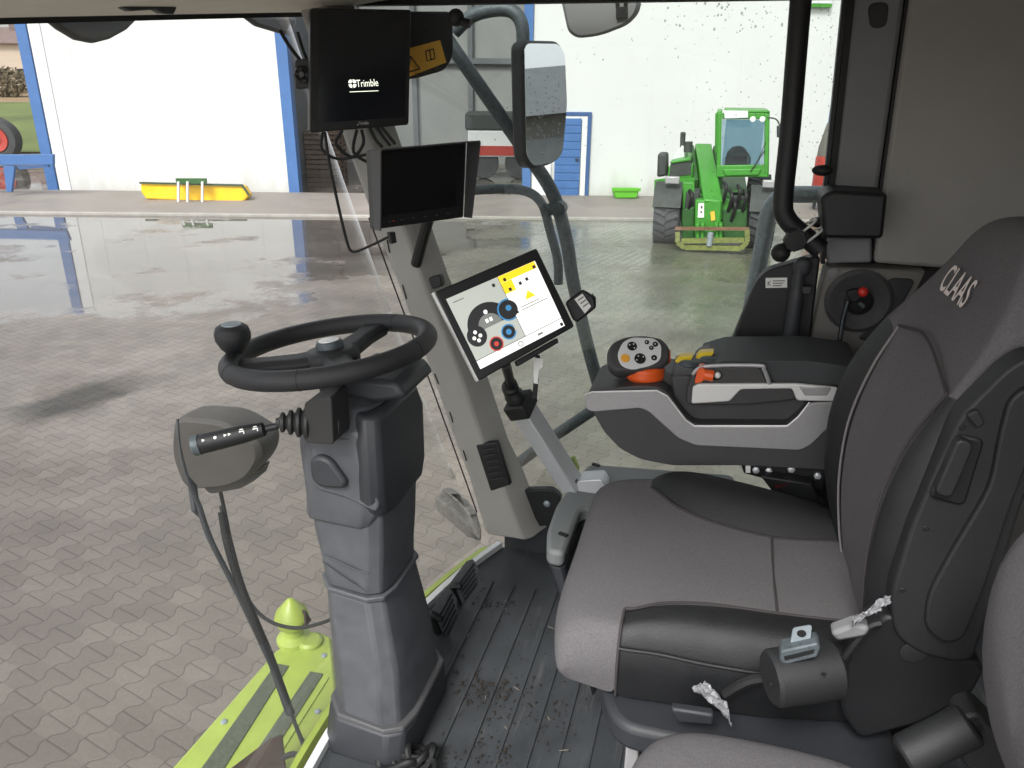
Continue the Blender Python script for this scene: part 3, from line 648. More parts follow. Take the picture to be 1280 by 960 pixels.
# floor mat with ridges
N = 18; rr_ = [.5+(2.2-.5)*i/N for i in range(N+1)]
edge = [V((fb(r)-.05, r, 0)) for r in rr_]
out = edge+[V((-.9, 2.2, 0)), V((-.9, .5, 0))]
b = B(); b.prism(out, (0, 0, -.03))
M['mat'] = None
def floor_mat():
    m = mat('rubber_floor_mat', (54, 57, 60), .6, var=.25, vscale=7, bump=.3, bscale=300, rvar=.12); nt = m.node_tree; bs = nt.nodes['Principled BSDF']
    src = bs.inputs['Base Color'].links[0].from_socket
    tc = nt.nodes.new('ShaderNodeTexCoord'); mp = nt.nodes.new('ShaderNodeMapping'); mp.inputs['Scale'].default_value = (30, 3, 1)
    nt.links.new(tc.outputs['Object'], mp.inputs[0])
    n = nt.nodes.new('ShaderNodeTexNoise'); n.inputs['Scale'].default_value = 1.0; n.inputs['Detail'].default_value = 8; n.inputs['Roughness'].default_value = .75
    nt.links.new(mp.outputs[0], n.inputs['Vector'])
    mr = nt.nodes.new('ShaderNodeMapRange'); mr.inputs[1].default_value = .56; mr.inputs[2].default_value = .72; mr.inputs[3].default_value = 0; mr.inputs[4].default_value = .5
    nt.links.new(n.outputs[0], mr.inputs[0])
    mx = nt.nodes.new('ShaderNodeMix'); mx.data_type = 'RGBA'; nt.links.new(mr.outputs[0], mx.inputs[0]); nt.links.new(src, mx.inputs[6]); mx.inputs[7].default_value = lin((112, 112, 108))+(1,)
    n2 = nt.nodes.new('ShaderNodeTexNoise'); n2.inputs['Scale'].default_value = 22; n2.inputs['Detail'].default_value = 9; n2.inputs['Roughness'].default_value = .8
    nt.links.new(tc.outputs['Object'], n2.inputs['Vector'])
    m3 = nt.nodes.new('ShaderNodeMapRange'); m3.inputs[1].default_value = .58; m3.inputs[2].default_value = .66; m3.inputs[3].default_value = 0; m3.inputs[4].default_value = .75; nt.links.new(n2.outputs[0], m3.inputs[0])
    n3 = nt.nodes.new('ShaderNodeTexNoise'); n3.inputs['Scale'].default_value = 4; nt.links.new(tc.outputs['Object'], n3.inputs['Vector'])
    m4 = nt.nodes.new('ShaderNodeMapRange'); m4.inputs[1].default_value = .5; m4.inputs[2].default_value = .65; nt.links.new(n3.outputs[0], m4.inputs[0])
    mu = nt.nodes.new('ShaderNodeMath'); mu.operation = 'MULTIPLY'; nt.links.new(m3.outputs[0], mu.inputs[0]); nt.links.new(m4.outputs[0], mu.inputs[1])
    mx2 = nt.nodes.new('ShaderNodeMix'); mx2.data_type = 'RGBA'; nt.links.new(mu.outputs[0], mx2.inputs[0]); nt.links.new(mx.outputs[2], mx2.inputs[6]); mx2.inputs[7].default_value = lin((24, 23, 22))+(1,)
    nt.links.new(mx2.outputs[2], bs.inputs['Base Color']); return m
M['mat'] = floor_mat()
for i in range(26):
    f0 = -.25+i*.035
    if f0 < .6 and i % 2 == 0: b.box((f0, .6, .0005), (f0+.008, 2.0, .006))
build(b, 'floor_mat', 'mat', cb)
b = B()
for i in range(N):
    r0, r1 = rr_[i], rr_[i+1]; b.prism([(fb(r0)-.048, r0, -.02), (fb(r1)-.048, r1, -.02), (fb(r1)-.028, r1, -.02), (fb(r0)-.028, r0, -.02)], (0, 0, .04))
build(b, 'door_sill', 'white_paint', cb)
b = B()
for i in range(N):
    r0, r1 = rr_[i], rr_[i+1]; b.prism([(fb(r0)+.004, r0, -.1), (fb(r1)+.004, r1, -.1), (fb(r1)+.022, r1, -.1), (fb(r0)+.022, r0, -.1)], (0, 0, .09))
build(b, 'lime_edge', 'lime', cb)
# windscreen
b = B(); nr, nz = 36, 10; vs = []
for j in range(nz+1):
    z = .03+1.68*j/nz
    for i in range(nr+1):
        r = .5+1.66*i/nr; vs.append((fw(r, z)-.01, r, z))
b.add(vs, [[j*(nr+1)+i, j*(nr+1)+i+1, (j+1)*(nr+1)+i+1, (j+1)*(nr+1)+i] for j in range(nz) for i in range(nr)])
build(b, 'windscreen', 'windscreen', cb, solid=.004)
# a-pillar: near face + aft face
secs = [(672, 604, 664), (655, 600, 654), (600, 584, 632), (560, 569, 612), (460, 534, 578), (350, 493, 533), (280, 466, 508), (180, 430, 470), (60, 388, 428), (-20, 362, 400)]
b = B(); rs = []
for y, l, r_ in secs:
    p, q = cab(l, y, r=2.1), cab(r_, y, r=2.1); z = (p.z+q.z)/2
    fa, fc = p.x, q.x; k = (fa-fc)*.12
    rs.append([V((fa, 2.1+k, z)), V((fa-k, 2.1, z)), V((fc+k, 2.1, z)), V((fc, 2.1+k, z)), V((fc-.035, 2.2, z)), V((fa-.0, 2.2, z))])
pil = build(b.rings(rs), 'pillar', 'beige', cb, bevel=.006)
b = B(); b.prism(cabs([(594, 556), (622, 552), (639, 606), (613, 615)], r=2.098), (0, .02, 0)); vt = build(b, 'vent', 'plastic_black', pil, bevel=.006)
b = B()
for k in range(6):
    t = k/6; b.beam(cab(603+12*t, 563+44*t, r=2.092), cab(619+12*t, 560+44*t, r=2.092), .004, .004)
build(b, 'vent_slat', 'plastic_dark', vt)
build(B().tube(cabs([(461, 272), (500, 378), (534, 468), (566, 556), (596, 640)], r=2.097), .0022, 6), 'pillar_seam', 'rubber', pil)
b = B()
for (x0, y0, x1, y1) in ((484, 300, 487, 316), (503, 356, 508, 374), (543, 467, 548, 480), (562, 515, 566, 528), (579, 563, 583, 576)): b.tube(cabs([(x0, y0), (x1, y1)], r=2.098), .0018, 5)
build(b, 'clip_slot', 'rubber', pil)
# small side display bracket
build(B().prism(cabs([(535, 348), (550, 344), (553, 358), (540, 362)], r=2.06), (0, .03, 0)), 'pillar_clip', 'plastic_black', cb, bevel=.004)
# black bracket at the pillar foot
b = B(); b.prism(rounded(cabs([(648, 613), (690, 612), (702, 622), (690, 656), (664, 660)], r=2.17), .02), (0, .03, 0)); br = build(b, 'foot_bracket', 'plastic_black', cb, bevel=.004)
build(B().lathe(cab(684, 629, r=2.169), (0, -1, 0), [(.012, 0), (.012, .006), (.005, .01), (.001, .01)], 6), 'bolt', 'steel', br)
build(B().prism(cabs([(640, 655), (700, 655), (720, 700), (640, 690)], r=2.2), (0, .03, 0)), 'side_kick_panel', 'plastic_dark', cb)
b = B(); b.box((-.9, 2.235, -.03), (.62, 2.26, .16)); build(b, 'lower_side_wall', 'plastic_dark', cb)
# side window
fA = lambda z: .56+.36*z
b = B(); vs = [(fA(.17), 2.225, .17), (fA(1.72), 2.225, 1.72), (-.29, 2.225, 1.72), (-.29, 2.225, .17)]
b.add(vs, [[0, 1, 2, 3]]); win = build(b, 'side_window', 'sidewin', cb, solid=.004)
b = B()
def drop(px, py, s):
    c_ = cab(px, py, r=2.218); s *= random.uniform(.5, 1.2)
    n = 6; rs = [[c_+V((s*kx*math.cos(a), -s*h, s*1.2*kx*math.sin(a)-s*h*.2)) for a in [2*math.pi*k/n for k in range(n)]] for kx, h in ((1, 0), (.8, .4), (.35, .6))]
    b.rings(rs)
for i in range(300):
    u = random.random(); x = 830+215*(1-(random.random()**1.7)); y = random.uniform(2, 300)
    drop(x, y, .0017)
for i in range(90): drop(random.uniform(700, 1040), random.uniform(2, 420), .0016)
for i in range(30): drop(random.gauss(890, 50), random.uniform(2, 40), .003)
for i in range(60): drop(random.uniform(560, 760), random.uniform(40, 430), .002)
build(b, 'raindrops', 'drop', win, kind='stuff')
# roof lining and header
zl = lambda r: max(1.575, 1.674+.083*(r-2.19))
b = B(); rs = []
nf = 20
top = []
for i in range(nf+1):
    r = .5+(2.26-.5)*i/nf; fe = fw(min(r, 2.2), 1.70)-.02
    rs.append([V((fe+.02, r, 1.86)), V((fe, r, zl(r)+.03)), V((fe-.03, r, zl(r)+.004)), V((fe-.07, r, zl(r))), V((fe-.3, r, zl(r)+.03)), V((-.9, r, 1.755)), V((-.9, r, 1.86))])
rf = build(b.rings(rs), 'roof', 'roofing', cb, ang=50)
b = B()
pl = (V((fw(1.5, 1.7)-.08, 1.5, 1.69)), V((-1, .0, -.6)))
hp = cabs([(152, 8), (168, 6), (222, 9), (218, 18), (205, 17), (196, 12), (165, 14)], pl=(V((1.2, 1.4, 1.68)), V((-1, 0, 0))))
build(B().prism(hp, (.02, 0, 0)), 'roof_handle', 'plastic_dark', rf, bevel=.003)
b = B(); rs = []
for i in range(nf+1):
    r = .5+(2.2-.5)*i/nf; fe = fw(min(r, 2.2), 1.69)-.03
    rs.append([V((fe+.005, r, zl(r)+.004)), V((fe+.005, r, zl(r)-.012)), V((fe-.025, r, zl(r)-.012)), V((fe-.028, r, zl(r)-.001))])
build(b.rings(rs), 'header_seal', 'rubber', cb)
b = B(); b.box((-.9, 2.2, 1.69), (1.1, 2.24, 1.75)); build(b, 'side_header', 'rubber', cb)
# dark curved roof-front shells hanging in view outside the glass
fo = 1.62
for pts in ([(58, 20), (178, 20), (160, 38), (140, 49), (120, 54), (100, 50), (80, 38)], [(308, 20), (372, 22), (368, 45), (352, 41), (325, 33)]):
    build(B().prism(cabs(pts, f=fo), (.03, 0, 0)), 'roof_lamp_shell', 'plastic_dark', cb, bevel=.01)
# dark sun blind with warning sticker
PT = (V((1.0, 2.02, 1.5)), V((-.62, -.78, .05)).normalized())
nT = PT[1]
off = lambda PL, d: (PL[0]+PL[1]*d, PL[1])
bl = build(B().prism(rounded(cabs([(395, 14), (566, 14), (567, 70), (556, 88), (520, 98), (395, 110)], pl=off(PT, -.10)), .02), -nT*.02), 'sun_blind', 'plastic_black', cb, bevel=.004)
st = build(B().prism(cabs([(505, 62), (550, 50), (558, 78), (509, 97)], pl=off(PT, -.097)), -nT*.002), 'warning_sticker', 'sticker_orange', bl)
ps = off(PT, -.0965)
tri = lambda A_, B_, C_, k: [A_, B_, C_]
b = B()
for a_, c_ in (((513, 70), (525, 86)), ((525, 86), (511, 90)), ((513, 70), (511, 90)), ): b.tube(cabs([a_, c_], pl=ps), .0018, 4, smooth=False)
for a_, c_ in (((532, 64), (542, 61)), ((542, 61), (544, 73)), ((544, 73), (534, 76)), ((534, 76), (532, 64)), ((537, 62.5), (539, 74.5))): b.tube(cabs([a_, c_], pl=ps), .0015, 4, smooth=False)
build(b, 'pictogram', 'ink', st)
build(B().tube(cabs([(563, 18), (576, 26), (588, 30)], r=2.1), .011, 10).ball(cab(570, 22, r=2.1), .022), 'camera_bracket', 'plastic_black', cb)
# door post / panels on the right
rP = 2.2
pst = build(B().prism(cabs([(1070, -20), (1134, -20), (1097, 246), (1042, 246)], r=rP), (0, .08, 0)), 'door_post', 'postpanel', cb, bevel=.012)
build(B().prism(cabs([(1062, -20), (1071, -20), (1042, 246), (1031, 330), (1026, 330)], r=rP+.005), (0, .05, 0)), 'door_seal', 'rubber', cb)
build(B().prism(cabs([(1055, -20), (1061.5, -20), (1027, 300), (1023, 300)], r=rP+.015), (0, .03, 0)), 'window_frame', 'plastic_black', cb)
build(B().prism(rounded(cabs([(1084, 4), (1112, 2), (1108, 34), (1088, 36)], r=rP-.003), .02), (0, .01, 0)), 'post_recess', 'plastic_black', pst, bevel=.002)
build(B().prism(cabs([(1134.5, -20), (1140, -20), (1103, 246), (1097.5, 246)], r=rP+.012), (0, .05, 0)), 'post_gap', 'rubber', cb)
build(B().prism(cabs([(1140, -20), (1430, -20), (1430, 345), (1165, 335), (1092, 329), (1096, 300), (1103, 246)], r=rP), (0, .06, 0)), 'wall_panel', 'wallpanel', cb, bevel=.012)
build(B().prism(cabs([(1034, 297), (1090, 297), (1090, 329), (1034, 330)], r=rP-.01), (0, .07, 0)), 'lower_post', 'postpanel', cb, bevel=.008)
b = B(); b.box((-.95, .5, 0), (-.9, 2.34, 1.86)); build(b, 'rear_wall', 'wallpanel', cb)
b = B(); b.box((-.9, 2.28, -.03), (-.31, 2.3, 1.8)); build(b, 'outer_skin', 'plastic_black', cb)
# unseen left rear cab panel, added to cut light from behind
b = B(); b.box((-.95, .40, -.03), (-.66, .46, 1.86)); build(b, 'left_shade_panel', 'wallpanel', cb)
# key console
kc = build(B().prism(cabs([(1033, 334), (1160, 339), (1098, 470), (1000, 470)], r=2.17), (0, .09, 0)), 'key_console', 'keytrim', cb, bevel=.008)
build(B().prism(cabs([(1158, 339), (1170, 340), (1104, 470), (1092, 470)], r=2.165), (0, .05, 0)), 'console_edge', 'rubber', kc)
build(B().prism(rounded(cabs([(1110, 347), (1146, 349), (1100, 430), (1070, 424), (1095, 400), (1103, 372)], r=2.166), .02), (0, .02, 0)), 'console_recess', 'plastic_dark', kc, bevel=.004)
cc = cab(1073, 376, r=2.168)
build(B().lathe(cc, (0, -1, 0), [(.085, 0), (.085, .006), (.075, .012), (.06, .008), (.05, .004), (.02, .004), (.002, .004)], 32), 'key_bezel', 'console', kc)
build(B().lathe(cc, (0, -1, 0), [(.035, .003), (.035, .012), (.028, .016), (.012, .018), (.001, .018)], 24), 'ignition_lock', 'rubber', kc)
ky_ = build(B().prism(rounded(cabs([(1056, 366), (1073, 360), (1080, 372), (1066, 381)], r=2.12), .012), (0, .02, 0)), 'key', 'plastic_black', kc, bevel=.004)
build(B().ball(cab(1079, 365, r=2.12), .013), 'key_tag', 'red', ky_)
build(B().tube(cabs([(1074, 378), (1080, 384)], r=2.13), .006, 8).tube(cabs([(1060, 376), (1054, 398), (1050, 424)], r=2.12), .0035, 6), 'key_chain', 'steel_dark', ky_)
build(B().tube(cabs([(1060, 376), (1054, 398), (1049, 430)], r=2.13), .006, 8), 'key_cable', 'rubber', kc)
build(B().lathe(cab(1041, 341, r=2.169), (0, -1, 0), [(.014, 0), (.014, .004), (.009, .006), (.001, .006)], 16), 'screw_cap', 'postpanel', kc)
build(B().prism(rounded(cabs([(1026, 246), (1040, 238), (1110, 242), (1104, 299), (1030, 298)], r=2.06), .012), (0, .13, 0)), 'black_junction_box', 'plastic_black', cb, bevel=.01)
# black grab rail
build(B().tube(cabs([(1003, -25), (996, 60), (988, 160), (979, 250), (984, 274), (1002, 292), (1026, 312)], r=2.1), .0245, 16), 'grab_rail', 'plastic_black', cb)
b = B(); 
for x, y in ((1000, 288), (1009, 298)): b.tube([cab(x, y, r=2.1)+V((.035*math.cos(t), .035*math.sin(t), -.03*math.cos(t))) for t in [k*math.pi/4 for k in range(8)]], .003, 6, closed=True)
build(b, 'cable_tie', 'white_label', cb)
build(B().ball(cab(976, 316, r=2.05), .024).tube(cabs([(980, 312), (992, 302), (1000, 294)], r=2.06), .016, 10).lathe(cab(994, 300, r=2.05), (0, -1, 0), [(.026, -.02), (.03, 0), (.026, .02), (.002, .022)], 8), 'ball_mount', 'rubber', cb)
for x, y in ((1028, 213), (1024, 278)): build(B().ball(cab(x, y, r=2.17), .02, sq=(1.3, .8, .7)), 'rubber_stop', 'rubber', cb)
# black door panel with lever
lp = build(B().prism(rounded(cabs([(1026, 318), (1010, 450), (905, 450), (944, 354), (958, 338)], r=2.15), .02), (0, .05, 0)), 'latch_panel', 'plastic_black', cb, bevel=.006)
lb = build(B().prism(cabs([(957, 347.5), (984, 347), (984, 359.5), (957, 360)], r=2.148), (0, .001, 0)), 'type_label', 'white_label', lp)
pk = (V((0, 2.1475, 0)), V((0, -1, 0)))
text('K', cab(959.5, 357.5, r=2.1475), cab(964, 357.4, r=2.1475), (0, -1, 0), .014, 'lettering', 'ink', lb)
b = B()
for k, yy in enumerate((350.5, 353.5, 356.5)): b.prism(cabs([(966, yy), (981-2*k, yy-.2), (981-2*k, yy+1.2), (966, yy+1.4)], r=2.1475), (0, .0004, 0))
build(b, 'small_print', 'label_grey', lb)
b = B(); b.tube(cabs([(1000, 330), (998, 350), (994, 380), (985, 440)], r=2.12), [.014, .016, .02, .02], 12); b.ball(cab(1003, 334, r=2.12), .024, sq=(1, .6, 1.2)); build(b, 'door_lever', 'plastic_dark', lp)
b = B(); b.prism(cabs([(996, 358), (1016, 358), (1014, 368), (994, 368)], r=2.11), (0, .02, 0)); build(b, 'lever_clamp', 'plastic_dark', lp, bevel=.003)
# outside rails of the machine
b = B(); b.tube(cabs([(1060, 243), (1005, 243), (978, 245), (962, 262), (954, 300), (946, 345), (930, 430)], r=2.42), .024, 14); build(b, 'outer_handrail', 'steel', cb)
b = B(); b.tube(cabs([(556, 45), (600, 108), (650, 180), (690, 240), (708, 300), (716, 350), (734, 430), (750, 488)], r=2.5), .022, 14)
b.tube(cabs([(568, 40), (590, 20), (618, 12), (640, 14), (652, 30), (654, 60), (656, 110)], r=2.5), .021, 12)
b.tube(cabs([(590, 238), (630, 236), (660, 240), (678, 256), (688, 290), (697, 325), (698, 355)], r=2.55), .016, 12)
ma = build(b, 'mirror_frame', 'steel_dark', cb)
build(B().tube(cabs([(620, 600), (690, 547), (760, 500)], r=2.5), .021, 12, smooth=False), 'lower_rail', 'steel_dark', cb)
b = B(); b.tube(cabs([(686, 262), (704, 258)], r=2.49), .02, 10); b.lathe(cab(700, 260, r=2.46), (0, -1, 0), [(.022, -.02), (.022, .03), (.01, .035)], 10); build(b, 'tube_clamp', 'steel_dark', ma)
build(B().prism(cabs([(690, 590), (716, 572), (724, 590), (704, 604)], r=2.45), (0, .04, 0)), 'lime_bracket', 'lime', cb, bevel=.01)
# step outside
sp = B(); pz = -.25
sp.prism(cabs([(543, 620), (560, 607), (596, 640), (602, 660), (585, 655)], z=pz), (0, 0, -.07)); stp = build(sp, 'access_step', 'mud', cb, bevel=.012)
b = B()
for k in range(3): b.prism(cabs([(553+k*9, 613+k*7), (565+k*9, 612+k*7), (585+k*6, 628+k*8), (574+k*6, 630+k*8)], z=pz+.004), (0, 0, .012))
build(b, 'step_tread', 'mud', stp, bevel=.004)
# lime platform ahead of the windscreen
pz = -.35
pf = build(B().prism(cabs([(170, 1010), (345, 812), (398, 788), (414, 796), (425, 905), (390, 1010)], z=pz), (0, 0, -.08)), 'front_platform', 'lime', cb, bevel=.01)
for pts in ([(345, 830), (361, 833), (265, 985), (235, 985)], [(388, 840), (404, 843), (345, 935), (320, 940)]): build(B().prism(cabs(pts, z=pz+.0015), (0, 0, .003)), 'antislip_strip', 'grip', pf)
build(B().prism(cabs([(408, 846), (411, 848), (345, 952), (341, 950)], z=pz+.001), (0, 0, .004)), 'platform_rib', 'lime', pf)
for x, y in ((397, 890), (280, 903), (405, 820)): build(B().lathe(cab(x, y, z=pz), (0, 0, 1), [(.01, 0), (.01, .004), (.005, .006), (.001, .006)], 10), 'platform_bolt', 'steel', pf)
p = cab(368, 800, z=pz)
lg = build(B().lathe(p, (0, 0, 1), [(.06, 0), (.06, .015), (.035, .03), (.03, .06), (.05, .07), (.06, .1), (.052, .125), (.03, .15), (.012, .172), (.002, .178)], 20), 'lime_lug', 'lime', pf)
build(B().lathe(p+V((-.06, .0, 0)), (0, 0, 1), [(.045, 0), (.045, .012), (.035, .02), (.002, .02)], 20), 'lug_washer', 'lime', pf)
build(B().prism([p+V((-.052, -.02, .085)), p+V((-.052, .02, .085)), p+V((-.045, .0, .14))], (-.012, 0, .0)), 'lug_hole', 'rust', lg)
build(B().prism(cabs([(285, 962), (338, 922), (353, 917), (360, 985), (300, 1000)], z=-.2), (0, 0, -.02)), 'rusty_flap', 'rust', cb, bevel=.004)
build(B().tube([cab(352, 948, z=-.2), cab(370, 943, z=-.19), cab(388, 960, z=-.2)], .008, 8), 'flap_hinge', 'plastic_black', cb)
# ---------------------------------------------------------------- wiper and outer housing
PW = (V((.86, 1.2, 0)), V((1, 0, -SL)).normalized())
wp = thing('windscreen_wiper', 'long dark windscreen wiper slanting down outside the glass', 'wiper', cab(385, 950, pl=PW))
wo = off(PW, .03)
build(B().tube(cabs([(222, 524), (225, 560), (234, 596), (247, 628), (262, 672), (290, 728), (330, 812), (360, 882), (388, 955)], pl=wo), [.003, .004, .006, .007, .0065, .006, .0055, .005], 8), 'wiper_arm', 'plastic_dark', wp)
build(B().tube(cabs([(276, 632), (286, 676), (300, 722), (322, 782), (345, 842), (370, 907), (392, 955)], pl=wo), .0045, 8), 'link_rod', 'plastic_dark', wp)
b = B(); b.tube(cabs([(276, 640), (283, 680), (296, 724), (312, 766), (328, 804)], pl=off(PW, .022)), .007, 8, flat=.5)
b.tube(cabs([(281, 640), (291, 684), (304, 730), (322, 775), (338, 812)], pl=off(PW, .024)), .0035, 8); build(b, 'wiper_blade', 'rubber', wp)
b = B(); b.prism(cabs([(238, 596), (247, 606), (253, 648), (244, 640)], pl=off(PW, .034)), (.012, 0, 0)); build(b, 'arm_cover', 'plastic_dark', wp, bevel=.003)
b = B(); b.prism(cabs([(334, 815), (341, 812), (370, 892), (362, 896)], pl=off(PW, .036)), (.012, 0, 0)); build(b, 'arm_cover', 'plastic_dark', wp, bevel=.003)
hr = 1.78
hb = thing('outside_housing', 'rounded beige-grey plastic mirror housing outside the windscreen behind the stalk', 'mirror housing', cab(280, 618, r=hr))
b = B()
o1 = rounded(cabs([(223, 562), (226, 521), (236, 515), (288, 519), (334, 547), (337, 566), (322, 590), (296, 602), (250, 606), (238, 600)], r=hr), .05, 5)
cen = sum(o1, V())/len(o1); rsx = []
for dr_, sc_ in ((-.045, .9), (-.03, .985), (0, 1.0), (.06, .97), (.1, .85), (.125, .6)): rsx.append([V((cen.x+(p.x-cen.x)*sc_, hr+dr_, cen.z+(p.z-cen.z)*sc_)) for p in o1])
build(b.rings(rsx), 'shell', 'housing', hb, bevel=.003, ang=50)
build(B().prism(rounded(cabs([(246, 600), (300, 600), (325, 585), (320, 600), (300, 611), (262, 618)], r=hr+.0), .015), (0, .06, 0)), 'lower_cap', 'housing', hb, bevel=.008)
build(B().tube(cabs([(275, 612), (283, 650), (295, 710), (312, 752), (336, 776), (370, 785), (404, 778), (430, 766)], r=1.8), .006, 8), 'cable', 'rubber', hb)
# ---------------------------------------------------------------- wing mirrors
PM_p = cab(680, 130, r=2.52)
to_eye = (EYE-PM_p).normalized(); mn = (to_eye+V((-.86, .5, .06)).normalized()).normalized()
PMr = (PM_p, mn)
wm = thing('wing_mirror', 'tall rectangular wing mirror with rain drops outside the side window', 'mirror', cab(675, 210, pl=PMr))
mo = rounded(cabs([(653, 50), (698, 51), (706, 64), (709, 130), (703, 196), (690, 206), (664, 211), (656, 195)], pl=PMr), .03)
build(B().prism(mo, -mn*.05), 'housing', 'plastic_dark', wm, bevel=.01)
mc = sum(mo, V())/len(mo)
build(B().prism([mc+(p-mc)*.955+mn*.001 for p in mo], mn*.002), 'mirror_glass', 'mirror', wm)
b = B()
for i in range(70):
    c_ = cab(random.uniform(660, 700), random.uniform(95, 195), pl=off(PMr, .0035)); b.ball(c_, random.uniform(.0015, .004), 6)
build(b, 'raindrops', 'drop', wm, kind='stuff')
sm = thing('wide_angle_mirror', 'grey rounded top mirror with a black clamp hanging above the side window', 'mirror', cab(750, 46, r=2.5))
so_ = rounded(cabs([(697, -25), (802, -25), (801, 14), (786, 31), (750, 45), (722, 48), (711, 40)], r=2.5), .03)
b = B(); cS = sum(so_, V())/len(so_); b.rings([so_, [p+V((0, -.012, 0)) for p in so_], [cS+(p-cS)*.9+V((0, -.03, 0)) for p in so_]]); b2 = build(b, 'housing', 'mirror_back', sm, ang=50)
cl = B(); cl.prism(cabs([(770, 9), (784, 8), (784, 22), (770, 23)], r=2.46), (0, .03, 0)); cl.tube(cabs([(772, 10), (772, -10), (777, -16), (782, -10), (782, 9)], r=2.47), .006, 8); build(cl, 'clamp', 'rubber', sm)
# ---------------------------------------------------------------- steering column
sc = thing('steering_column', 'dark grey plastic steering column with black steering wheel', 'steering column', (.66, 1.38, 0))
def sect(y, l, m_, r_, rn, back, zz=None):
    """ring of the column at image row y: left edge, near/aft corner, right edge"""
    p = cab(l, y, r=rn); q = cab(m_, y, r=rn); z = q.z if zz is None else zz
    return p, q, z
def colring(f1, f0, rn, rf, z, ch=.02, dz=(0, 0)):
    f1 += .045; f0 += .045
    pts = [(f1, rn+ch*1.6), (f1-ch, rn+ch*.4), (f0+ch*1.2, rn), (f0+ch*.3, rn+ch*.5), (f0, rn+ch*1.6), (f0, rf-ch), (f0+ch, rf), (f1-ch, rf), (f1, rf-ch)]
    return [V((f, r, z+(dz[0] if f > (f0+f1)/2 else dz[1]))) for f, r in pts]
# foot skirt, cone, neck
cone = [(0.0, .758, .53, 1.23, 1.55, .03), (.05, .758, .53, 1.23, 1.55, .04), (.10, .752, .53, 1.24, 1.545, .04)]
build(B().rings([colring(a, c_, rn, rf_, z, ch) for z, a, c_, rn, rf_, ch in cone]), 'foot', 'column_dark', sc, bevel=.008)
cone2 = [(.102, .743, .542, 1.25, 1.535, .045), (.25, .748, .552, 1.265, 1.52, .04), (.43, .752, .582, 1.28, 1.5, .035)]
build(B().rings([colring(a, c_, rn, rf_, z, ch) for z, a, c_, rn, rf_, ch in cone2]), 'lower_cover', 'column', sc, bevel=.008)
build(B().rings([colring(.758, .576, 1.274, 1.506, .43, .037), colring(.758, .576, 1.274, 1.506, .442, .037)]), 'cover_rim', 'column', sc, bevel=.003)
build(B().rings([colring(.754, .528, 1.238, 1.547, .1, .045), colring(.751, .531, 1.24, 1.545, .112, .045)]), 'foot_rim', 'hood', sc, bevel=.003)
neck = [(.443, .75, .584, 1.282, 1.495, .032), (.50, .755, .582, 1.28, 1.495, .032), (.56, .763, .576, 1.278, 1.495, .032), (.66, .768, .572, 1.275, 1.5, .032)]
nk = build(B().rings([colring(a, c_, rn, rf_, z, ch) for z, a, c_, rn, rf_, ch in neck]), 'neck', 'column', sc, bevel=.006)
build(B().tube([V((.762, 1.2785, .535)), V((.73, 1.2785, .525)), V((.69, 1.279, .512)), V((.66, 1.2815, .505))], .0022, 6), 'neck_groove', 'column_dark', nk)
build(B().tube([V((.768, 1.281, .515)), V((.72, 1.2805, .485)), V((.672, 1.2825, .458))], .0022, 6), 'neck_groove', 'column_dark', nk)
head = [(.62, .765, .60, 1.27, 1.49, .02), (.66, .765, .575, 1.262, 1.5, .03), (.78, .77, .565, 1.255, 1.51, .035), (.845, .765, .57, 1.258, 1.51, .035), (.885, .71, .60, 1.30, 1.49, .03)]
hd = build(B().rings([colring(a, c_, rn, rf_, z, ch) for z, a, c_, rn, rf_, ch in head]), 'head_cover', 'column', sc, bevel=.006)
b = B(); rsx = [colring(.640, .562, 1.275, 1.505, z, .028) for z in (.65,)]+[colring(.650, .555, 1.25, 1.512, z, .03) for z in (.70, .83)]+[colring(.645, .565, 1.27, 1.5, .878, .03)]
build(b.rings(rsx), 'aft_cover', 'column_dark', sc, bevel=.008)
b = B(); b.prism(rounded(cabs([(386, 575), (398, 570), (412, 576), (432, 604), (430, 612), (400, 611), (388, 600)], r=1.243), .012), (0, .03, 0)); build(b, 'adjust_button', 'column_dark', hd, bevel=.008)
b = B(); b.prism(cabs([(425, 470), (495, 478), (509, 498), (470, 505), (430, 498)], r=1.3), (0, .16, 0)); build(b, 'head_cap', 'column_dark', sc, bevel=.012)
b = B(); b.prism(rounded(cabs([(386, 548), (446, 548), (474, 632), (470, 641), (430, 622), (396, 612)], r=1.258), .008), (0, .03, 0)); build(b, 'side_panel', 'column', sc, bevel=.004)
b = B(); b.prism(rounded(cabs([(380, 503), (414, 496), (417, 556), (381, 554)], r=1.2), .008), (0, .07, 0)); build(b, 'boot_base', 'boot', sc, bevel=.006)
# boot and stalk
pa = cab(412, 528, r=1.24); pb = cab(345, 528, r=1.2); axd = (pb-pa); L_ = axd.length
prof = [(.030, -.02), (.030, L_*.3), (.024, L_*.32)]
for k in range(4):
    h = L_*(.36+k*.15); r_ = .034-.0048*k; prof += [(r_-.007, h), (r_, h+L_*.04), (r_, h+L_*.09), (r_-.009, h+L_*.13)]
prof += [(.008, L_*1.0), (.002, L_*1.0)]
build(B().lathe(pa, axd, prof, 20), 'stalk_boot', 'boot', sc, ang=25)
s0, s1 = cab(345, 533, r=1.2), cab(243, 557, r=1.14)
sk = build(B().lathe(s1, s0-s1, [(.004, 0), (.016, .001), (.0195, .006), (.0195, .03), (.018, (s0-s1).length*.6), (.014, (s0-s1).length*.85), (.007, (s0-s1).length*.88), (.007, (s0-s1).length*1.02)], 20), 'stalk_lever', 'plastic_black', sc)
build(B().lathe(s1, s1-s0, [(.0205, -.012), (.0205, .001), (.017, .003), (.0155, -.0005), (.003, .002), (.001, .002)], 20), 'stalk_ring', 'steel_dark', sk)
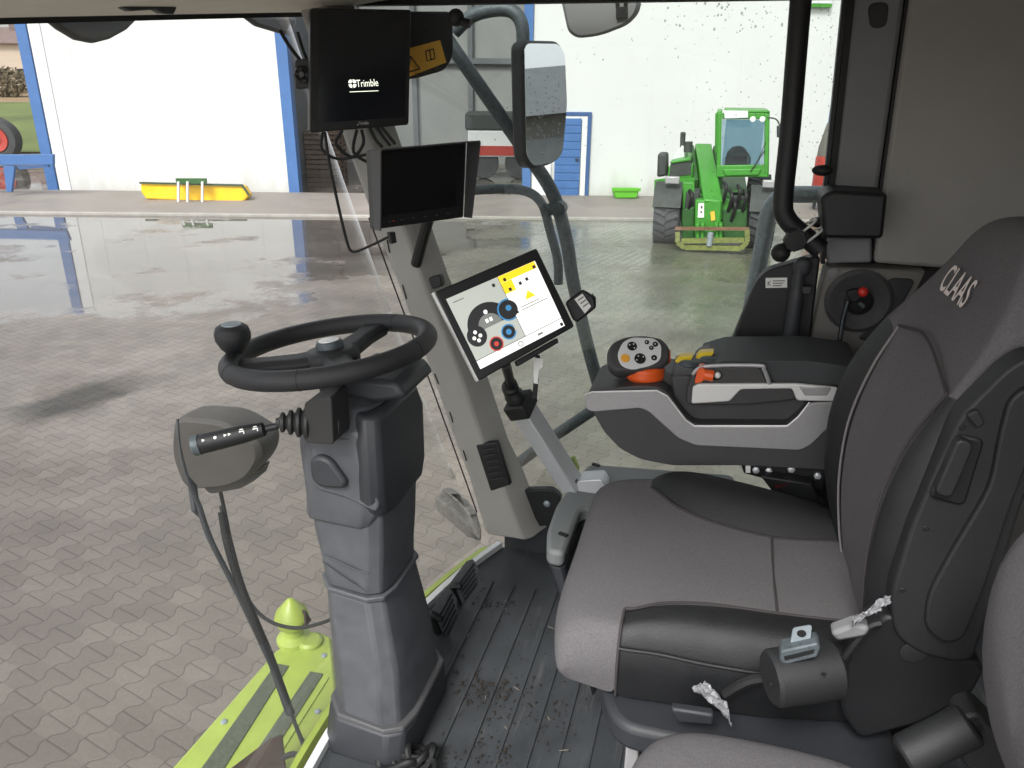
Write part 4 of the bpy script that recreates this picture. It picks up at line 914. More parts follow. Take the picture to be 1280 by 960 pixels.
b = B(); dS = (s0-s1).normalized(); eyeS = (EYE-s1).normalized(); nS = (eyeS-dS*eyeS.dot(dS)).normalized()*.92+V((0, 0, .35)); nS = (nS-dS*nS.dot(dS)).normalized(); upS = dS.cross(nS)
for k, u in enumerate((.16, .30, .45, .62, .78)):
    c_ = s1+(s0-s1)*u+nS*(.0196-.003*(u > .7)); e = .003
    if k == 0: b.prism([c_+dS*e, c_-dS*e+upS*e, c_-dS*e-upS*e], nS*.0006)
    elif k == 1: b.disc(c_, nS, .0032, .0006, n=10)
    elif k == 2:
        for s in (-1, 1): b.prism([c_+dS*s*.004+dS*.003, c_+dS*s*.004-dS*.003+upS*.003, c_+dS*s*.004-dS*.003-upS*.003], nS*.0006)
    else:
        b.obox(c_, (dS, upS, nS), (.005, .0012, .0006)); b.obox(c_+upS*.004, (dS, upS, nS), (.0035, .001, .0006)); b.obox(c_-upS*.003+dS*.004, (dS, upS, nS), (.001, .003, .0006))
build(b, 'stalk_symbols', 'white_label', sk)
# wheel
wc = cab(413, 436, r=1.385); wn = V((.13, .015, 1)).normalized(); we1 = V((1, 0, 0)); we1 = (we1-wn*we1.dot(wn)).normalized(); we2 = wn.cross(we1)
p, q = cab(300, 455, r=1.33), cab(528, 425, r=1.42)
WR = .205
sw_ = build(B().tube([wc+we1*WR*math.cos(t)+we2*WR*math.sin(t)*1.0 for t in [2*math.pi*k/24 for k in range(24)]], .0205, 16, closed=True), 'steering_wheel', 'rim_leather', sc)
b = B()
for t in [.6, 1.9, 3.3, 4.5, 5.4]: # joint rings in the grip
    c_ = wc+we1*WR*math.cos(t)+we2*WR*math.sin(t); tt_ = (-we1*math.sin(t)+we2*math.cos(t))
    b.lathe(c_, tt_, [(.0207, -.001), (.0211, 0), (.0207, .001)], 16)
build(b, 'grip_joint', 'rubber', sw_)
def spoke(a_px, b_px, w0, w1, h):
    return
b = B()
hubp = wc-wn*.012
def spk(ang, w0, w1, th=.016):
    d = we1*math.cos(ang)+we2*math.sin(ang); s = wn.cross(d); rs = []
    for u, w_, dz_ in ((.02, w0*.9, -.006), (.07, w0*.8, -.008), (.13, w1, -.004), (.19, w1*1.25, 0)):
        c_ = hubp+d*u+wn*dz_; rs.append([c_+s*w_+wn*th*.3, c_+s*w_*.6+wn*th, c_-s*w_*.6+wn*th, c_-s*w_+wn*th*.3, c_-s*w_*.8-wn*th*.8, c_+s*w_*.8-wn*th*.8])
    b.rings(rs)
# directions measured from the photo: to the left, to the far right, to the near right
def ang_to(px, py):
    t = cab(px, py, pl=(wc, wn))-wc; return math.atan2(t.dot(we2), t.dot(we1))
for (px, py, w0, w1) in ((312, 452, .048, .034), (475, 402, .044, .03), (452, 478, .04, .03)): spk(ang_to(px, py), w0, w1)
b.lathe(hubp, wn, [(.02, -.05), (.05, -.045), (.058, -.02), (.06, .0), (.05, .012), (.03, .016), (.001, .017)], 28)
build(b, 'spokes', 'rim_leather', sw_, sub=0, bevel=.004)
hc_ = build(B().lathe(hubp+wn*.017, wn, [(.029, -.004), (.029, .006), (.026, .012), (.015, .014), (.001, .014)], 28), 'hub_cap', 'steel_dark', sw_)
build(B().lathe(hubp+wn*.0305, wn, [(.022, 0), (.0215, .0015), (.012, .0025), (.001, .0027)], 24), 'emblem', 'silver_light', sw_)
build(B().lathe(wc-wn*.06, wn, [(.036, -.06), (.04, .0), (.035, .02)], 20), 'shaft', 'plastic_black', sc)
# spinner knob
kb = wc+we1*WR*math.cos(ang_to(302, 447))+we2*WR*math.sin(ang_to(302, 447))
kd = V((.0, 0, 1))
kn = build(B().lathe(kb, kd, [(.017, .0), (.018, .014), (.027, .024), (.036, .042), (.037, .055), (.033, .068), (.024, .074), (.001, .075)], 24), 'spinner_knob', 'rim_leather', sw_)
build(B().lathe(kb+kd*.0735, kd, [(.021, 0), (.02, .0025), (.001, .0032)], 20), 'knob_cap', 'steel', sw_)
b = B()
for k in range(3):
    c_ = cab(498+k*14, 948-k*3, z=.03); b.tube([c_+V((.05*math.cos(t)*(1-.2*k), .03*math.sin(t), .02*math.sin(2*t+k))) for t in [q*math.pi/4 for q in range(8)]], .009, 8, closed=True)
b.tube(cabs([(490, 930), (505, 945), (540, 950), (545, 965)], z=.035), .008, 8)
build(b, 'floor_hose', 'rubber', label='black coiled rubber hose lying at the foot of the steering column', cat='hose')
def crumbs(cx, cy, sx, sy, n, sz):
    for _ in range(n):
        p = cab(random.gauss(cx, sx), random.gauss(cy, sy), z=.004); s = sz*random.uniform(.3, 1.3)
        vs = [p+V((s*random.uniform(.5, 1.2)*math.cos(a), s*random.uniform(.5, 1.2)*math.sin(a), 0)) for a in [q*math.pi*2/5 for q in range(5)]]
        dirt.add(vs+[p+V((0, 0, s*.6))], [[q, (q+1) % 5, 5] for q in range(5)])
dirt = B(); crumbs(620, 862, 26, 14, 120, .006); crumbs(640, 880, 40, 24, 70, .004); crumbs(690, 905, 24, 16, 60, .004); crumbs(590, 945, 40, 10, 80, .005); crumbs(612, 756, 14, 8, 40, .005); crumbs(650, 780, 40, 50, 70, .0025)
build(dirt, 'floor_dirt', 'dirt', kind='stuff', label='dark crumbs of dried soil scattered over the ribbed floor mat', cat='dirt')
straw = B()
for _ in range(9):
    p = cab(random.uniform(580, 740), random.uniform(720, 950), z=.007); a = random.uniform(0, math.pi); l = random.uniform(.004, .012); straw.tube([p-V((math.cos(a)*l, math.sin(a)*l, 0)), p+V((math.cos(a)*l, math.sin(a)*l, .001))], .0009, 4)
build(straw, 'straw_bits', 'straw', kind='stuff', label='pale bits of chaff and straw lying on the dark floor mat', cat='straw')
# ---------------------------------------------------------------- pedals
for nm, pts in (('far', [(568, 730), (592, 698), (600, 712), (597, 733), (580, 756), (573, 750)]), ('near', [(545, 766), (563, 735), (572, 748), (573, 772), (556, 808), (550, 800)])):
    P_ = cabs(pts, r=1.86 if nm == 'far' else 1.72); n_ = V((-.72, -.25, .4)).normalized()
    pd = thing('pedal', ('far black ribbed pedal nearest the pillar' if nm == 'far' else 'near black ribbed pedal beside the steering column foot'), 'pedal', V((P_[0].x, P_[0].y, .0)), group='foot pedals on the cab floor')
    build(B().prism(P_, (.025, .005, -.015)), 'tread', 'pedal_rubber', pd, bevel=.004)
    cP = sum(P_, V())/len(P_); b = B()
    for k in range(5):
        t = .15+.17*k; a_ = P_[0].lerp(P_[-2], t)+n_*.004; c_ = P_[1].lerp(P_[3], t)+n_*.004; b.tube([a_.lerp(c_, .08), a_.lerp(c_, .92)], .003, 5)
    build(b, 'tread_rib', 'rubber', pd)
    build(B().tube([cP+V((.02, 0, -.01)), V((cP.x+.05, cP.y, .06)), V((cP.x+.03, cP.y, .0))], .012, 8), 'pedal_arm', 'plastic_black', pd)
# ---------------------------------------------------------------- guidance display under the roof
def dev(name, label, cat, base): return thing(name, label, cat, base)
gd = dev('guidance_display', 'dark guidance display with a lit logo hanging just below the roof', 'display', cab(450, 165, pl=PT))
build(B().prism(rounded(cabs([(388, 10), (514, 12), (511, 156), (387, 166)], pl=PT), .008), -nT*.035), 'casing', 'bezel', gd, bevel=.004)
build(B().prism(cabs([(399, 14), (509, 15), (506, 146), (398, 154)], pl=off(PT, .0012)), -nT*.001), 'screen', 'screen_trim', gd)
text('Trimble', cab(446, 109, pl=off(PT, .0018)), cab(473, 107.5, pl=off(PT, .0018)), nT, .018, 'lettering', 'logo', gd)
b = B(); c_ = cab(440.5, 104.5, pl=off(PT, .0016)); rt_ = V((0, 0, 1)).cross(nT).normalized(); up_ = nT.cross(rt_)
for k in range(4):
    a0 = k*math.pi/2+.15; b.prism([c_+(rt_*math.cos(a0+t)+up_*math.sin(a0+t))*r_ for t, r_ in ((0, .011), (.6, .012), (1.2, .011), (1.2, .004), (.6, .0035), (0, .004))], nT*.0004)
build(b, 'logo', 'logo', gd)
build(B().prism(cabs([(437, 114.5), (473, 113), (473, 113.8), (437, 115.3)], pl=off(PT, .0016)), nT*.0003), 'underline', 'logo', gd)
text('Trimble', cab(449, 156.2, pl=off(PT, .0018)), cab(461, 155.2, pl=off(PT, .0018)), nT, .0075, 'small_lettering', 'white_label', gd)
b = B(); b.prism(cabs([(446, 155.2), (448.2, 155), (447.4, 157)], pl=off(PT, .0016)), nT*.0003); build(b, 'small_logo', 'white_label', gd)
# small camera unit and cables left of it
cm = thing('small_camera', 'small black cube camera clipped left of the guidance display', 'camera', cab(380, 110, r=2.0))
build(B().prism(rounded(cabs([(368, 74), (387, 73), (388, 110), (369, 112)], r=2.0), .01), (0, .03, 0)), 'body', 'plastic_black', cm, bevel=.004)
build(B().lathe(cab(378, 93, r=2.0), (0, -1, 0), [(.022, 0), (.022, .008), (.016, .012), (.008, .006), (.001, .006)], 20), 'lens', 'screen_off', cm)
build(B().tube(cabs([(350, 38), (362, 58), (376, 76)], r=2.02), .005, 6).tube(cabs([(372, 40), (378, 60), (384, 75)], r=2.02), .004, 6), 'cable', 'rubber', cm)
b = B()
for pts in ([(405, 160), (402, 185), (420, 198), (445, 196), (462, 192)], [(428, 163), (420, 180), (440, 196), (454, 180), (452, 162)], [(470, 158), (480, 172), (488, 182)], [(462, 160), (470, 175), (478, 184)], [(446, 162), (442, 190), (460, 203), (466, 204)], [(476, 158), (486, 170), (494, 180)]):
    b.tube(cabs(pts, r=2.05), .0045, 6)
build(b, 'cable_bundle', 'rubber', label='looped black cables between the guidance display and hooded monitor', cat='cables')
b = B(); b.tube(cabs([(406, 165), (412, 205), (424, 262), (434, 303), (440, 314), (452, 312), (486, 296)], r=2.03), .0042, 6)
build(b, 'hanging_cable', 'rubber', label='single black cable hanging in a hook left of the hooded monitor', cat='cable')
# hooded camera monitor
cM = cab(536, 232, d=1.95); nM = ((EYE-cM).normalized()*.6+V((-.62, -.05, .0))*.6).normalized(); PF = (cM, nM); HD = .075
fr_ = [(477, 188), (600, 177), (595.5, 273.5), (482, 289.5)]
F0 = cabs(fr_, pl=PF); up1 = (F0[0]-F0[3]).normalized(); rt1 = (F0[1]-F0[0]).normalized(); cF = sum(F0, V())/4
PH = (cM-nM*HD, nM)
hm = dev('hooded_monitor', 'black switched-off monitor with a sun hood fixed to the pillar', 'monitor', F0[3])
Bk = [p-nM*HD for p in F0]
build(B().prism([cF-nM*(HD+.002)+(p+nM*HD-cF)*1.008 for p in Bk], -nM*.035), 'casing', 'bezel', hm, bevel=.004)
sm_ = lambda u, v: (Bk[0]*(1-u)*(1-v)+Bk[1]*u*(1-v)+Bk[2]*u*v+Bk[3]*(1-u)*v)
build(B().prism([sm_(.04, .04)+nM*.0005, sm_(.96, .04)+nM*.0005, sm_(.96, .84)+nM*.0005, sm_(.04, .84)+nM*.0005], -nM*.001), 'screen', 'screen_off', hm)
b = B()
for k, (p0, p1, nr_, cut) in enumerate(((0, 1, up1, 0), (0, 3, -rt1, .03), (1, 2, rt1, .03))):
    b.prism([Bk[p0], Bk[p1], F0[p1]-nM*cut, F0[p0]], nr_*.003)
build(b, 'sun_hood', 'hood', hm)
b = B()
for k in range(6): b.disc(sm_(.16+k*.13, .92)+nM*.0005, nM, .004, .0012, ry=.0018, n=10)
build(b, 'button', 'hood', hm)
b = B(); b.disc(sm_(.20, .92)+nM*.0005, nM, .0022, .0022, n=8); build(b, 'power_led', 'red', hm)
build(B().tube([cab(545, 240, pl=off(PH, -.03)), cab(520, 330, r=2.1)], .016, 10).prism(cabs([(487, 291), (494, 290), (496, 303), (490, 305)], pl=off(PH, -.01)), -nM*.02), 'mount', 'plastic_black', hm)
# main terminal
cD = cab(630, 392, d=1.72); nD = ((EYE-cD).normalized()*.8+V((-.5, .0, .3))*.5).normalized(); PD = (cD, nD)
td = dev('touch_terminal', 'tilted lit touchscreen terminal with silver edge on an aluminium arm', 'display', cab(630, 470, pl=PD))
build(B().prism(rounded(cabs([(543.5, 365), (671, 310), (718.5, 408), (599, 476)], pl=PD), .006), -nD*.022), 'casing', 'bezel', td, bevel=.003)
build(B().prism(cabs([(540, 366), (543.8, 364.5), (599.5, 476), (596, 477)], pl=off(PD, -.004)), -nD*.016), 'silver_edge', 'silver_light', td, bevel=.002)
D = lambda pts, k=0: cabs(pts, pl=off(PD, .001+.0004*k))
scx = lambda u, v: ((1-u)*(1-v)*557.5+u*(1-v)*668.5+u*v*706+(1-u)*v*600.5, (1-u)*(1-v)*374+u*(1-v)*326+u*v*407+(1-u)*v*461.5)
def quad(u0, v0, u1, v1): return [scx(u0, v0), scx(u1, v0), scx(u1, v1), scx(u0, v1)]
def blob(u, v, r, k, n=20, a0=0, a1=2*math.pi, ri=None):
    pts = [scx(u+r*math.cos(a0+(a1-a0)*i/n), v+r*1.32*math.sin(a0+(a1-a0)*i/n)) for i in range(n+1)]
    if ri is not None: pts += [scx(u+ri*math.cos(a1-(a1-a0)*i/n), v+ri*1.32*math.sin(a1-(a1-a0)*i/n)) for i in range(n+1)]
    elif a1-a0 > 6.2: pts = pts[:-1]
    return D(pts, k)
th = nD*.0003
scr = build(B().prism(D(quad(0, 0, .575, .88)), th), 'screen', 'ui_grey', td)
build(B().prism(D(quad(.58, 0, 1, .88)), th).prism(D(quad(0, .888, 1, 1)), th), 'screen_page', 'ui_white', scr)
b = B(); b.prism(D(quad(.58, .002, .99, .10), 1), th); b.prism(D(quad(.58, .102, .70, .26), 1), th); b.prism(D([scx(.80, .33), scx(.74, .44), scx(.86, .44)], 1), th)
build(b, 'warning_bar', 'ui_yellow', scr)
b = B(); b.prism(blob(.30, .56, .245, 1, 24, math.pi*1.0, math.pi*2.0, .13), th); b.prism(blob(.12, .60, .105, 2), th); b.prism(blob(.535, .46, .10, 2), th); b.prism(blob(.27, .80, .07, 2), th); b.prism(blob(.44, .73, .07, 2), th)
for u, v in ((.62, .05), (.95, .05), (.63, .2), (.75, .18), (.83, .165), (.96, .94), (.49, .06)): b.prism(D(quad(u, v, u+.03, v+.045), 2), th)
b.prism(D(quad(.575, .1, .58, .88), 1), th); b.prism(D(quad(0, .88, 1, .888), 1), th); b.prism(D(quad(.60, .53, .625, .56), 2), th)
build(b, 'gauges', 'ui_dark', scr)
b = B(); b.prism(blob(.30, .56, .13, 1, 16, math.pi*1.0, math.pi*2.0), th)
for k, (w_, v) in enumerate(((.22, .5), (.3, .54))): b.prism(D(quad(.66, v, .66+w_, v+.012), 1), th)
b.prism(D(quad(.05, .07, .17, .085), 1), th); b.prism(blob(.5, .945, .03, 1, 12, 0, math.pi*2, .02), th); b.prism(D(quad(.70, .93, .76, .96), 1), th); build(b, 'page_text', 'ui_mid', scr)
b = B(); b.prism(blob(.535, .46, .115, 3, 20, 1.2, 5.2, .1), th); b.prism(blob(.44, .73, .08, 3, 20, .3, 5.9, .066), th); b.prism(blob(.545, .44, .03, 3), th); b.prism(blob(.44, .73, .03, 3), th); build(b, 'blue_gauge', 'ui_blue', scr)
b = B(); b.prism(blob(.27, .80, .074, 3, 20, 0, 6.2, .062), th); b.prism(blob(.27, .80, .025, 3), th); build(b, 'red_gauge', 'ui_red', scr)
b = B()
for u, v in ((.12, .545), (.085, .61), (.155, .61), (.12, .66)): b.prism(blob(u, v, .02, 3, 8), th)
b.prism(blob(.31, .36, .022, 3, 10), th); b.prism(D(quad(.27, .45, .30, .50), 3), th); b.prism(D(quad(.315, .45, .345, .50), 3), th); build(b, 'gauge_marks', 'ui_white', scr)
build(B().prism(D([(645, 451), (697, 422), (699, 428), (648, 458)], -20), -nD*.02), 'lower_ledge', 'plastic_black', td, bevel=.003)
# arm
ta = thing('terminal_arm', 'aluminium square tube arm with black knuckles holding the touch terminal', 'arm', cab(722, 610, r=1.9))
a0, a1 = cab(652, 508, r=1.8), cab(716, 607, r=1.9)
ad = (a1-a0).normalized()
axs = V((1, -.15, .6)); sx_ = ad.cross(axs).normalized(); sy_ = sx_.cross(ad)
build(B().obox((a0+a1)/2, (sx_, sy_, ad), (.03, .024, (a1-a0).length/2)), 'tube', 'alu', ta, bevel=.004)
build(B().obox(a0-ad*.005, (sx_, sy_, ad), (.036, .031, .022)), 'collar', 'plastic_black', ta, bevel=.005)
kt = cab(638, 478, r=1.76); build(B().tube([a0-ad*.01, a0-ad*.06, kt], [.026, .022, .016], 14), 'knuckle', 'plastic_black', ta)
build(B().tube([kt, cab(632, 455, pl=off(PD, -.02))], .012, 10), 'ball_stem', 'plastic_black', ta)
bp_ = B(); bp_.prism(rounded(cabs([(722, 601), (752, 599), (760, 612), (742, 626), (716, 622)], r=1.88), .01), (0, .06, 0)); build(bp_, 'end_block', 'alu', ta, bevel=.005)
build(B().prism(cabs([(706, 603), (721, 601), (716, 622), (708, 621)], r=1.875), (0, .05, 0)), 'pivot', 'plastic_black', ta, bevel=.004)
build(B().tube(cabs([(672, 444), (671, 465), (668, 498)], d=1.85), .006, 8), 'cable', 'rubber', ta)
build(B().prism(cabs([(667, 447), (679, 449), (678, 459), (674, 462), (672, 480), (667, 479)], d=1.83), V((.0, .001, 0))), 'cable_tag', 'white_label', ta)
# small black sensor box on the frame
kx = thing('black_key_module', 'small black box with a white label beside the terminal right edge', 'box', cab(726, 402, d=1.8))
build(B().prism(rounded(cabs([(706, 378), (728, 361), (743, 370), (746, 384), (722, 403), (716, 400)], d=1.8), .008), cray(726, 380)*.03), 'casing', 'plastic_black', kx, bevel=.005)
kl = build(B().prism(cabs([(718, 374), (728, 367), (739, 383), (731, 392)], d=1.797), cray(726, 380)*.001), 'label_plate', 'white_label', kx)
b = B()
for k in range(3): b.prism(cabs([(722+k*3.2, 375+k*4), (729+k*3, 370+k*4), (730+k*3, 371.4+k*4), (723+k*3.2, 376.4+k*4)], d=1.7965), cray(726, 380)*.0003)
build(b, 'small_print', 'label_grey', kl)
build(B().prism(cabs([(740, 366), (745, 372), (745, 380), (741, 378)], d=1.81), cray(726, 380)*.015), 'lug', 'plastic_black', kx)
# ---------------------------------------------------------------- side console behind the terminal arm
zl = .44
cs = thing('side_console', 'grey lidded floor console between driver seat and side window', 'console', (.2, 1.9, 0))
O = [V((.325, 1.575, 0)), V((.345, 1.66, 0)), V((.35, 1.8, 0)), V((.31, 2.05, 0)), V((-.1, 2.1, 0)), V((-.1, 1.84, 0)), V((.285, 1.8, 0)), V((.285, 1.575, 0))]
Or = rounded(O, .03)
build(B().taper([V((min(p.x-.09, .2), p.y+.02, .002)) for p in Or], [V((p.x, p.y, zl-.048)) for p in Or]), 'base', 'plastic_dark', cs, bevel=.006)
cO = sum(Or, V())/len(Or)
ld = build(B().prism([V((cO.x+(p.x-cO.x)*1.03, cO.y+(p.y-cO.y)*1.02, zl-.045)) for p in Or], (0, 0, .045)), 'lid', 'steel_dark', cs, bevel=.012)
ld.data.materials[0] = mat('console_lid', (112, 116, 116), .55, var=.06, bump=.3, bscale=600)
for x, y in ((704, 668), (745, 581)): build(B().obox(cab(x, y, z=zl+.002), (V((1, .4, 0)), V((-.4, 1, 0)), V((0, 0, 1))), (.012, .005, .0025)), 'lid_slot', 'rubber', ld)
# ---------------------------------------------------------------- armrest console
ac = thing('armrest_console', 'brown-grey armrest console with silver trim and joystick right of the driver seat', 'armrest', (0, 1.9, .6))
rA = 1.83
A = lambda pts, d=0: cabs(pts, r=rA+d)
body = [(733, 493), (741, 487), (800, 482), (822, 483), (836, 492), (856, 520), (868, 530), (985, 531), (1003, 515), (1012, 502), (1075, 500), (1070, 560), (1040, 588), (925, 582), (840, 582), (800, 574), (775, 561), (755, 540), (742, 517)]
build(B().prism(rounded(A(body), .012, 3), (0, .2, 0)), 'body', 'console', ac, bevel=.01, seg=3)
tr_ = [(731, 495), (740, 490.5), (822, 489), (834, 496), (857, 526), (868, 533.5), (984, 533.5), (998, 522), (1013, 504), (1060, 502), (1058, 520), (1040, 530), (1014, 556), (1000, 563), (870, 557), (848, 548), (810, 514), (800, 510), (742, 515), (733, 512)]
bnd = build(B().prism(rounded(A(tr_, -.006), .01, 3), (0, .012, 0)), 'silver_band', 'silver', ac, bevel=.003)
hl = [(731, 494), (740, 490), (821, 488.2), (834, 495), (857, 525), (868, 532.5), (984, 532.5), (998, 521), (1012, 503)]
build(B().tube(A(hl, -.0065), .0022, 6, smooth=False), 'bright_edge', 'silver_light', bnd)
# pocket behind the dip
pk_ = [(848, 505), (866, 503), (1004, 500), (1012, 502), (985, 531), (868, 530)]
build(B().prism(A([(838, 470), (1075, 470), (1075, 505), (1010, 505), (988, 532), (866, 532), (842, 500)], .035), (0, .17, 0)), 'pocket_wall', 'console', ac, bevel=.006)
# nose top
build(B().prism(rounded(A([(742, 487), (782, 468), (838, 466), (860, 476), (866, 500), (850, 508), (836, 492), (822, 484)], .06), .02), (0, .12, 0)), 'nose_cover', 'console_top', ac, bevel=.012, seg=3)
# upper module with hand switches
um = build(B().prism(rounded(A([(857, 505), (858, 486), (866, 466), (882, 459), (950, 458), (962, 484), (990, 484), (996, 500), (940, 506), (868, 507)], .0), .012), (0, .19, 0)), 'upper_module', 'console_top', ac, bevel=.008)
ub = [(866, 484), (873, 480), (995, 480), (1048, 485), (1047, 502), (996, 501), (990, 486), (926, 487), (912, 502), (864, 505)]
build(B().prism(rounded(A(ub, -.007), .005, 2), (0, .012, 0)), 'silver_panel', 'silver_light', ac, bevel=.003)
build(B().prism(A([(998, 483), (1040, 485), (1034, 495), (1006, 495)], -.009), (0, .006, 0)), 'silver_button', 'silver', ac, bevel=.003)
build(B().tube(A([(866, 468), (882, 458), (948, 457), (955, 462), (962, 480)], -.004), .005, 8), 'silver_rim', 'silver', um)
build(B().prism(rounded(A([(925, 488), (975, 487), (978, 497), (960, 503), (940, 499), (926, 498)], .028), .01), (0, .02, 0)), 'armrest_knob', 'plastic_black', ac, bevel=.006)
b = B(); b.prism(rounded(A([(872, 462), (880, 460), (884, 468), (878, 478), (868, 480)], -.02), .006), (0, .04, 0)); b.tube(A([(880, 468), (892, 470)], -.01), .014, 10); build(b, 'orange_switch', 'orange', ac, bevel=.003)
build(B().ball(cab(897, 469, r=rA-.006), .008), 'white_dot', 'white_label', um)
build(B().ball(cab(894, 468, r=rA+.004), .014, sq=(1.6, .5, 1.2)), 'switch_socket', 'plastic_black', um)
# armrest pad
build(B().prism(rounded(A([(872, 461), (905, 451), (1010, 451), (1075, 460), (1075, 482), (968, 480), (955, 460), (884, 459)], .012), .012), (0, .2, 0)), 'pad', 'pad', ac, bevel=.012, seg=4)
for x, y in ((853, 449), (879, 444)):
    s_ = build(B().prism(rounded(A([(x-10, y+3), (x-4, y-3), (x+14, y-4), (x+10, y+2), (x-6, y+5)], .07), .005), (0, .03, 0)), 'rocker_switch', 'yellow_sw', ac, bevel=.003)
    build(B().ball(cab(x+8, y+6, r=rA+.05), .018, sq=(1.4, 1, .5)), 'rocker_base', 'steel_dark', s_)
# joystick
jr = 1.88; PJc = cab(800, 445, r=jr); nJ = ((EYE-PJc).normalized()*.75+V((-.15, -.1, .55))).normalized(); PJ = (PJc, nJ)
J = lambda pts, k=0: cabs(pts, pl=off(PJ, k))
js = B(); jo = rounded(J([(759, 440), (764, 429), (780, 421), (806, 419), (828, 423), (838, 434), (838, 450), (830, 459), (800, 465), (770, 466), (760, 458)]), .02)
cJ = sum(jo, V())/len(jo)
js.rings([[cJ+(p-cJ)*s+nJ*h for p in jo] for s, h in ((.55, -.075), (.8, -.06), (.95, -.035), (1.0, -.012), (.97, 0), (.9, .006))])
jo_ = build(js, 'joystick', 'console', ac, ang=60, bevel=.002)
fp = build(B().prism(rounded(J([(771, 444), (778, 428), (790, 422), (818, 423), (827, 432), (826, 450), (815, 457), (790, 463), (776, 458)], .0075), .02), nJ*.0025), 'button_plate', 'white_paint', jo_, bevel=.0015)
for (x, y, rx, m_) in ((790, 433, .0125, 'rubber'), (781.5, 448, .0115, 'yellow_btn'), (800, 448.5, .0145, 'rubber'), (817.5, 447.5, .0075, 'rubber'), (808.5, 428, .006, 'rubber'), (819, 430.5, .007, 'rubber'), (814, 435, .006, 'rubber')):
    bt = build(B().disc(cab(x, y, pl=off(PJ, .0098)), nJ, rx, .003, n=20), 'button', m_, jo_, bevel=.001)
b = B()
for x, y in ((787, 431), (793, 435), (792, 430), (796, 450), (804, 446), (798, 445), (817.5, 447.5), (808, 427.5), (819, 430), (814, 434.5)): b.disc(cab(x, y, pl=off(PJ, .0133)), nJ, .0018, .0005, n=6)
build(b, 'button_mark', 'white_label', jo_)
b = B(); b.lathe(cab(806, 464, r=jr+.02), (0, 0, 1), [(.045, -.02), (.052, -.01), (.05, .015), (.03, .03)], 20); b.prism(J([(828, 442), (838, 436), (839, 450), (831, 456)], -.02), -nJ*.02); build(b, 'orange_collar', 'orange', jo_, bevel=.003)
build(B().lathe(cab(808, 475, r=jr+.02), (0, 0, 1), [(.05, -.03), (.045, 0), (.03, .02)], 16), 'joystick_boot', 'rubber', jo_)
build(B().prism(A([(806, 480), (828, 482), (829, 487), (822, 486), (806, 483)], .055), (0, .006, 0)), 'orange_mark', 'orange', ac)
# bracket with bolts beneath
bk = build(B().prism(A([(925, 578), (1032, 586), (1030, 612), (975, 610), (960, 600), (930, 592)], .01), (0, .03, 0)), 'mount_plate', 'plastic_black', ac, bevel=.003)
for x, y in ((945, 587), (961, 588), (1022, 594), (989, 586)): build(B().lathe(cab(x, y, r=rA+.009), (0, -1, 0), [(.009, 0), (.009, .006), (.004, .009), (.001, .009)], 6), 'bolt', 'alu', bk)
build(B().prism(A([(932, 582), (938, 582), (938, 591), (932, 591)], .005), (0, .004, 0)), 'plate_tag', 'white_label', bk)
# ---------------------------------------------------------------- driver seat
ds = thing('driver_seat', 'grey fabric driver seat with black bolsters beneath the embroidered headrest', 'seat', (-.05, 1.5, 0))
def cushion_rows():
    rows = []
    #        f     zt   bol  rF    rFb   rNb   rN
    data = [(.18, .385, 0, 1.70, 1.62, 1.34, 1.25, .37),
            (.245, .42, 0, 1.755, 1.66, 1.31, 1.195, .40),
            (.272, .475, 0, 1.785, 1.69, 1.29, 1.175, .42),
            (.252, .53, 0, 1.80, 1.72, 1.27, 1.17, .42),
            (.195, .553, 0, 1.81, 1.74, 1.25, 1.172, .41),
            (.105, .556, .0, 1.82, 1.745, 1.245, 1.175, .40),
            (.085, .556, .01, 1.815, 1.735, 1.25, 1.175, .40),
            (.03, .555, .025, 1.805, 1.69, 1.285, 1.18, .40),
            (-.06, .548, .035, 1.79, 1.655, 1.315, 1.185, .40),
            (-.18, .545, .035, 1.765, 1.635, 1.325, 1.195, .40),
            (-.30, .55, .02, 1.74, 1.64, 1.33, 1.21, .41),
            (-.38, .56, .01, 1.70, 1.63, 1.34, 1.235, .42)]
    for f, zt, bo, rF, rFb, rNb, rN, zb in data:
        mid = lambda t: rFb+(rNb-rFb)*t
        z1 = min(zt, zt)
        zs = max(zb+.02, zt-.03)
        rows.append([V((f, rF-.02, zb)), V((f, rF, (zb+zs)/2)), V((f, rF-.003, zs)), V((f, rF-.03, zt+bo*.8)), V((f, (rF+rFb)/2-.01, zt+bo)), V((f, rFb, zt)),
                     V((f, mid(.25), zt-.006)), V((f, mid(.5), zt-.012)), V((f, mid(.75), zt-.006)),
                     V((f, rNb, zt)), V((f, (rN+rNb)/2+.005, zt+bo)), V((f, rN+.02, zt+bo*.6-.004)), V((f, rN, zs-.005)), V((f, rN-.005, (zb+zs)/2+.005)), V((f, rN+.01, zb))])
    return rows
rows = cushion_rows()
for i_, r_ in enumerate(rows):
    k_ = (0, 0, 0, 0, 0, .1, .5, 1, 1, 1, .8, .4)[i_]
    for j_ in (3, 4): r_[j_].z += .036*k_
    r_[2].z += .03*k_
    r_[5].y -= .03*k_; r_[4].y -= .012*k_
for i_, r_ in enumerate(rows[:6]):
    for j_ in range(15):
        k_ = max(0, j_-8)/6
        r_[j_].x -= (.05 if i_ < 5 else .0)*k_**1.2 + (.012 if i_ < 5 else 0)
nc = len(rows[0]); start = 5
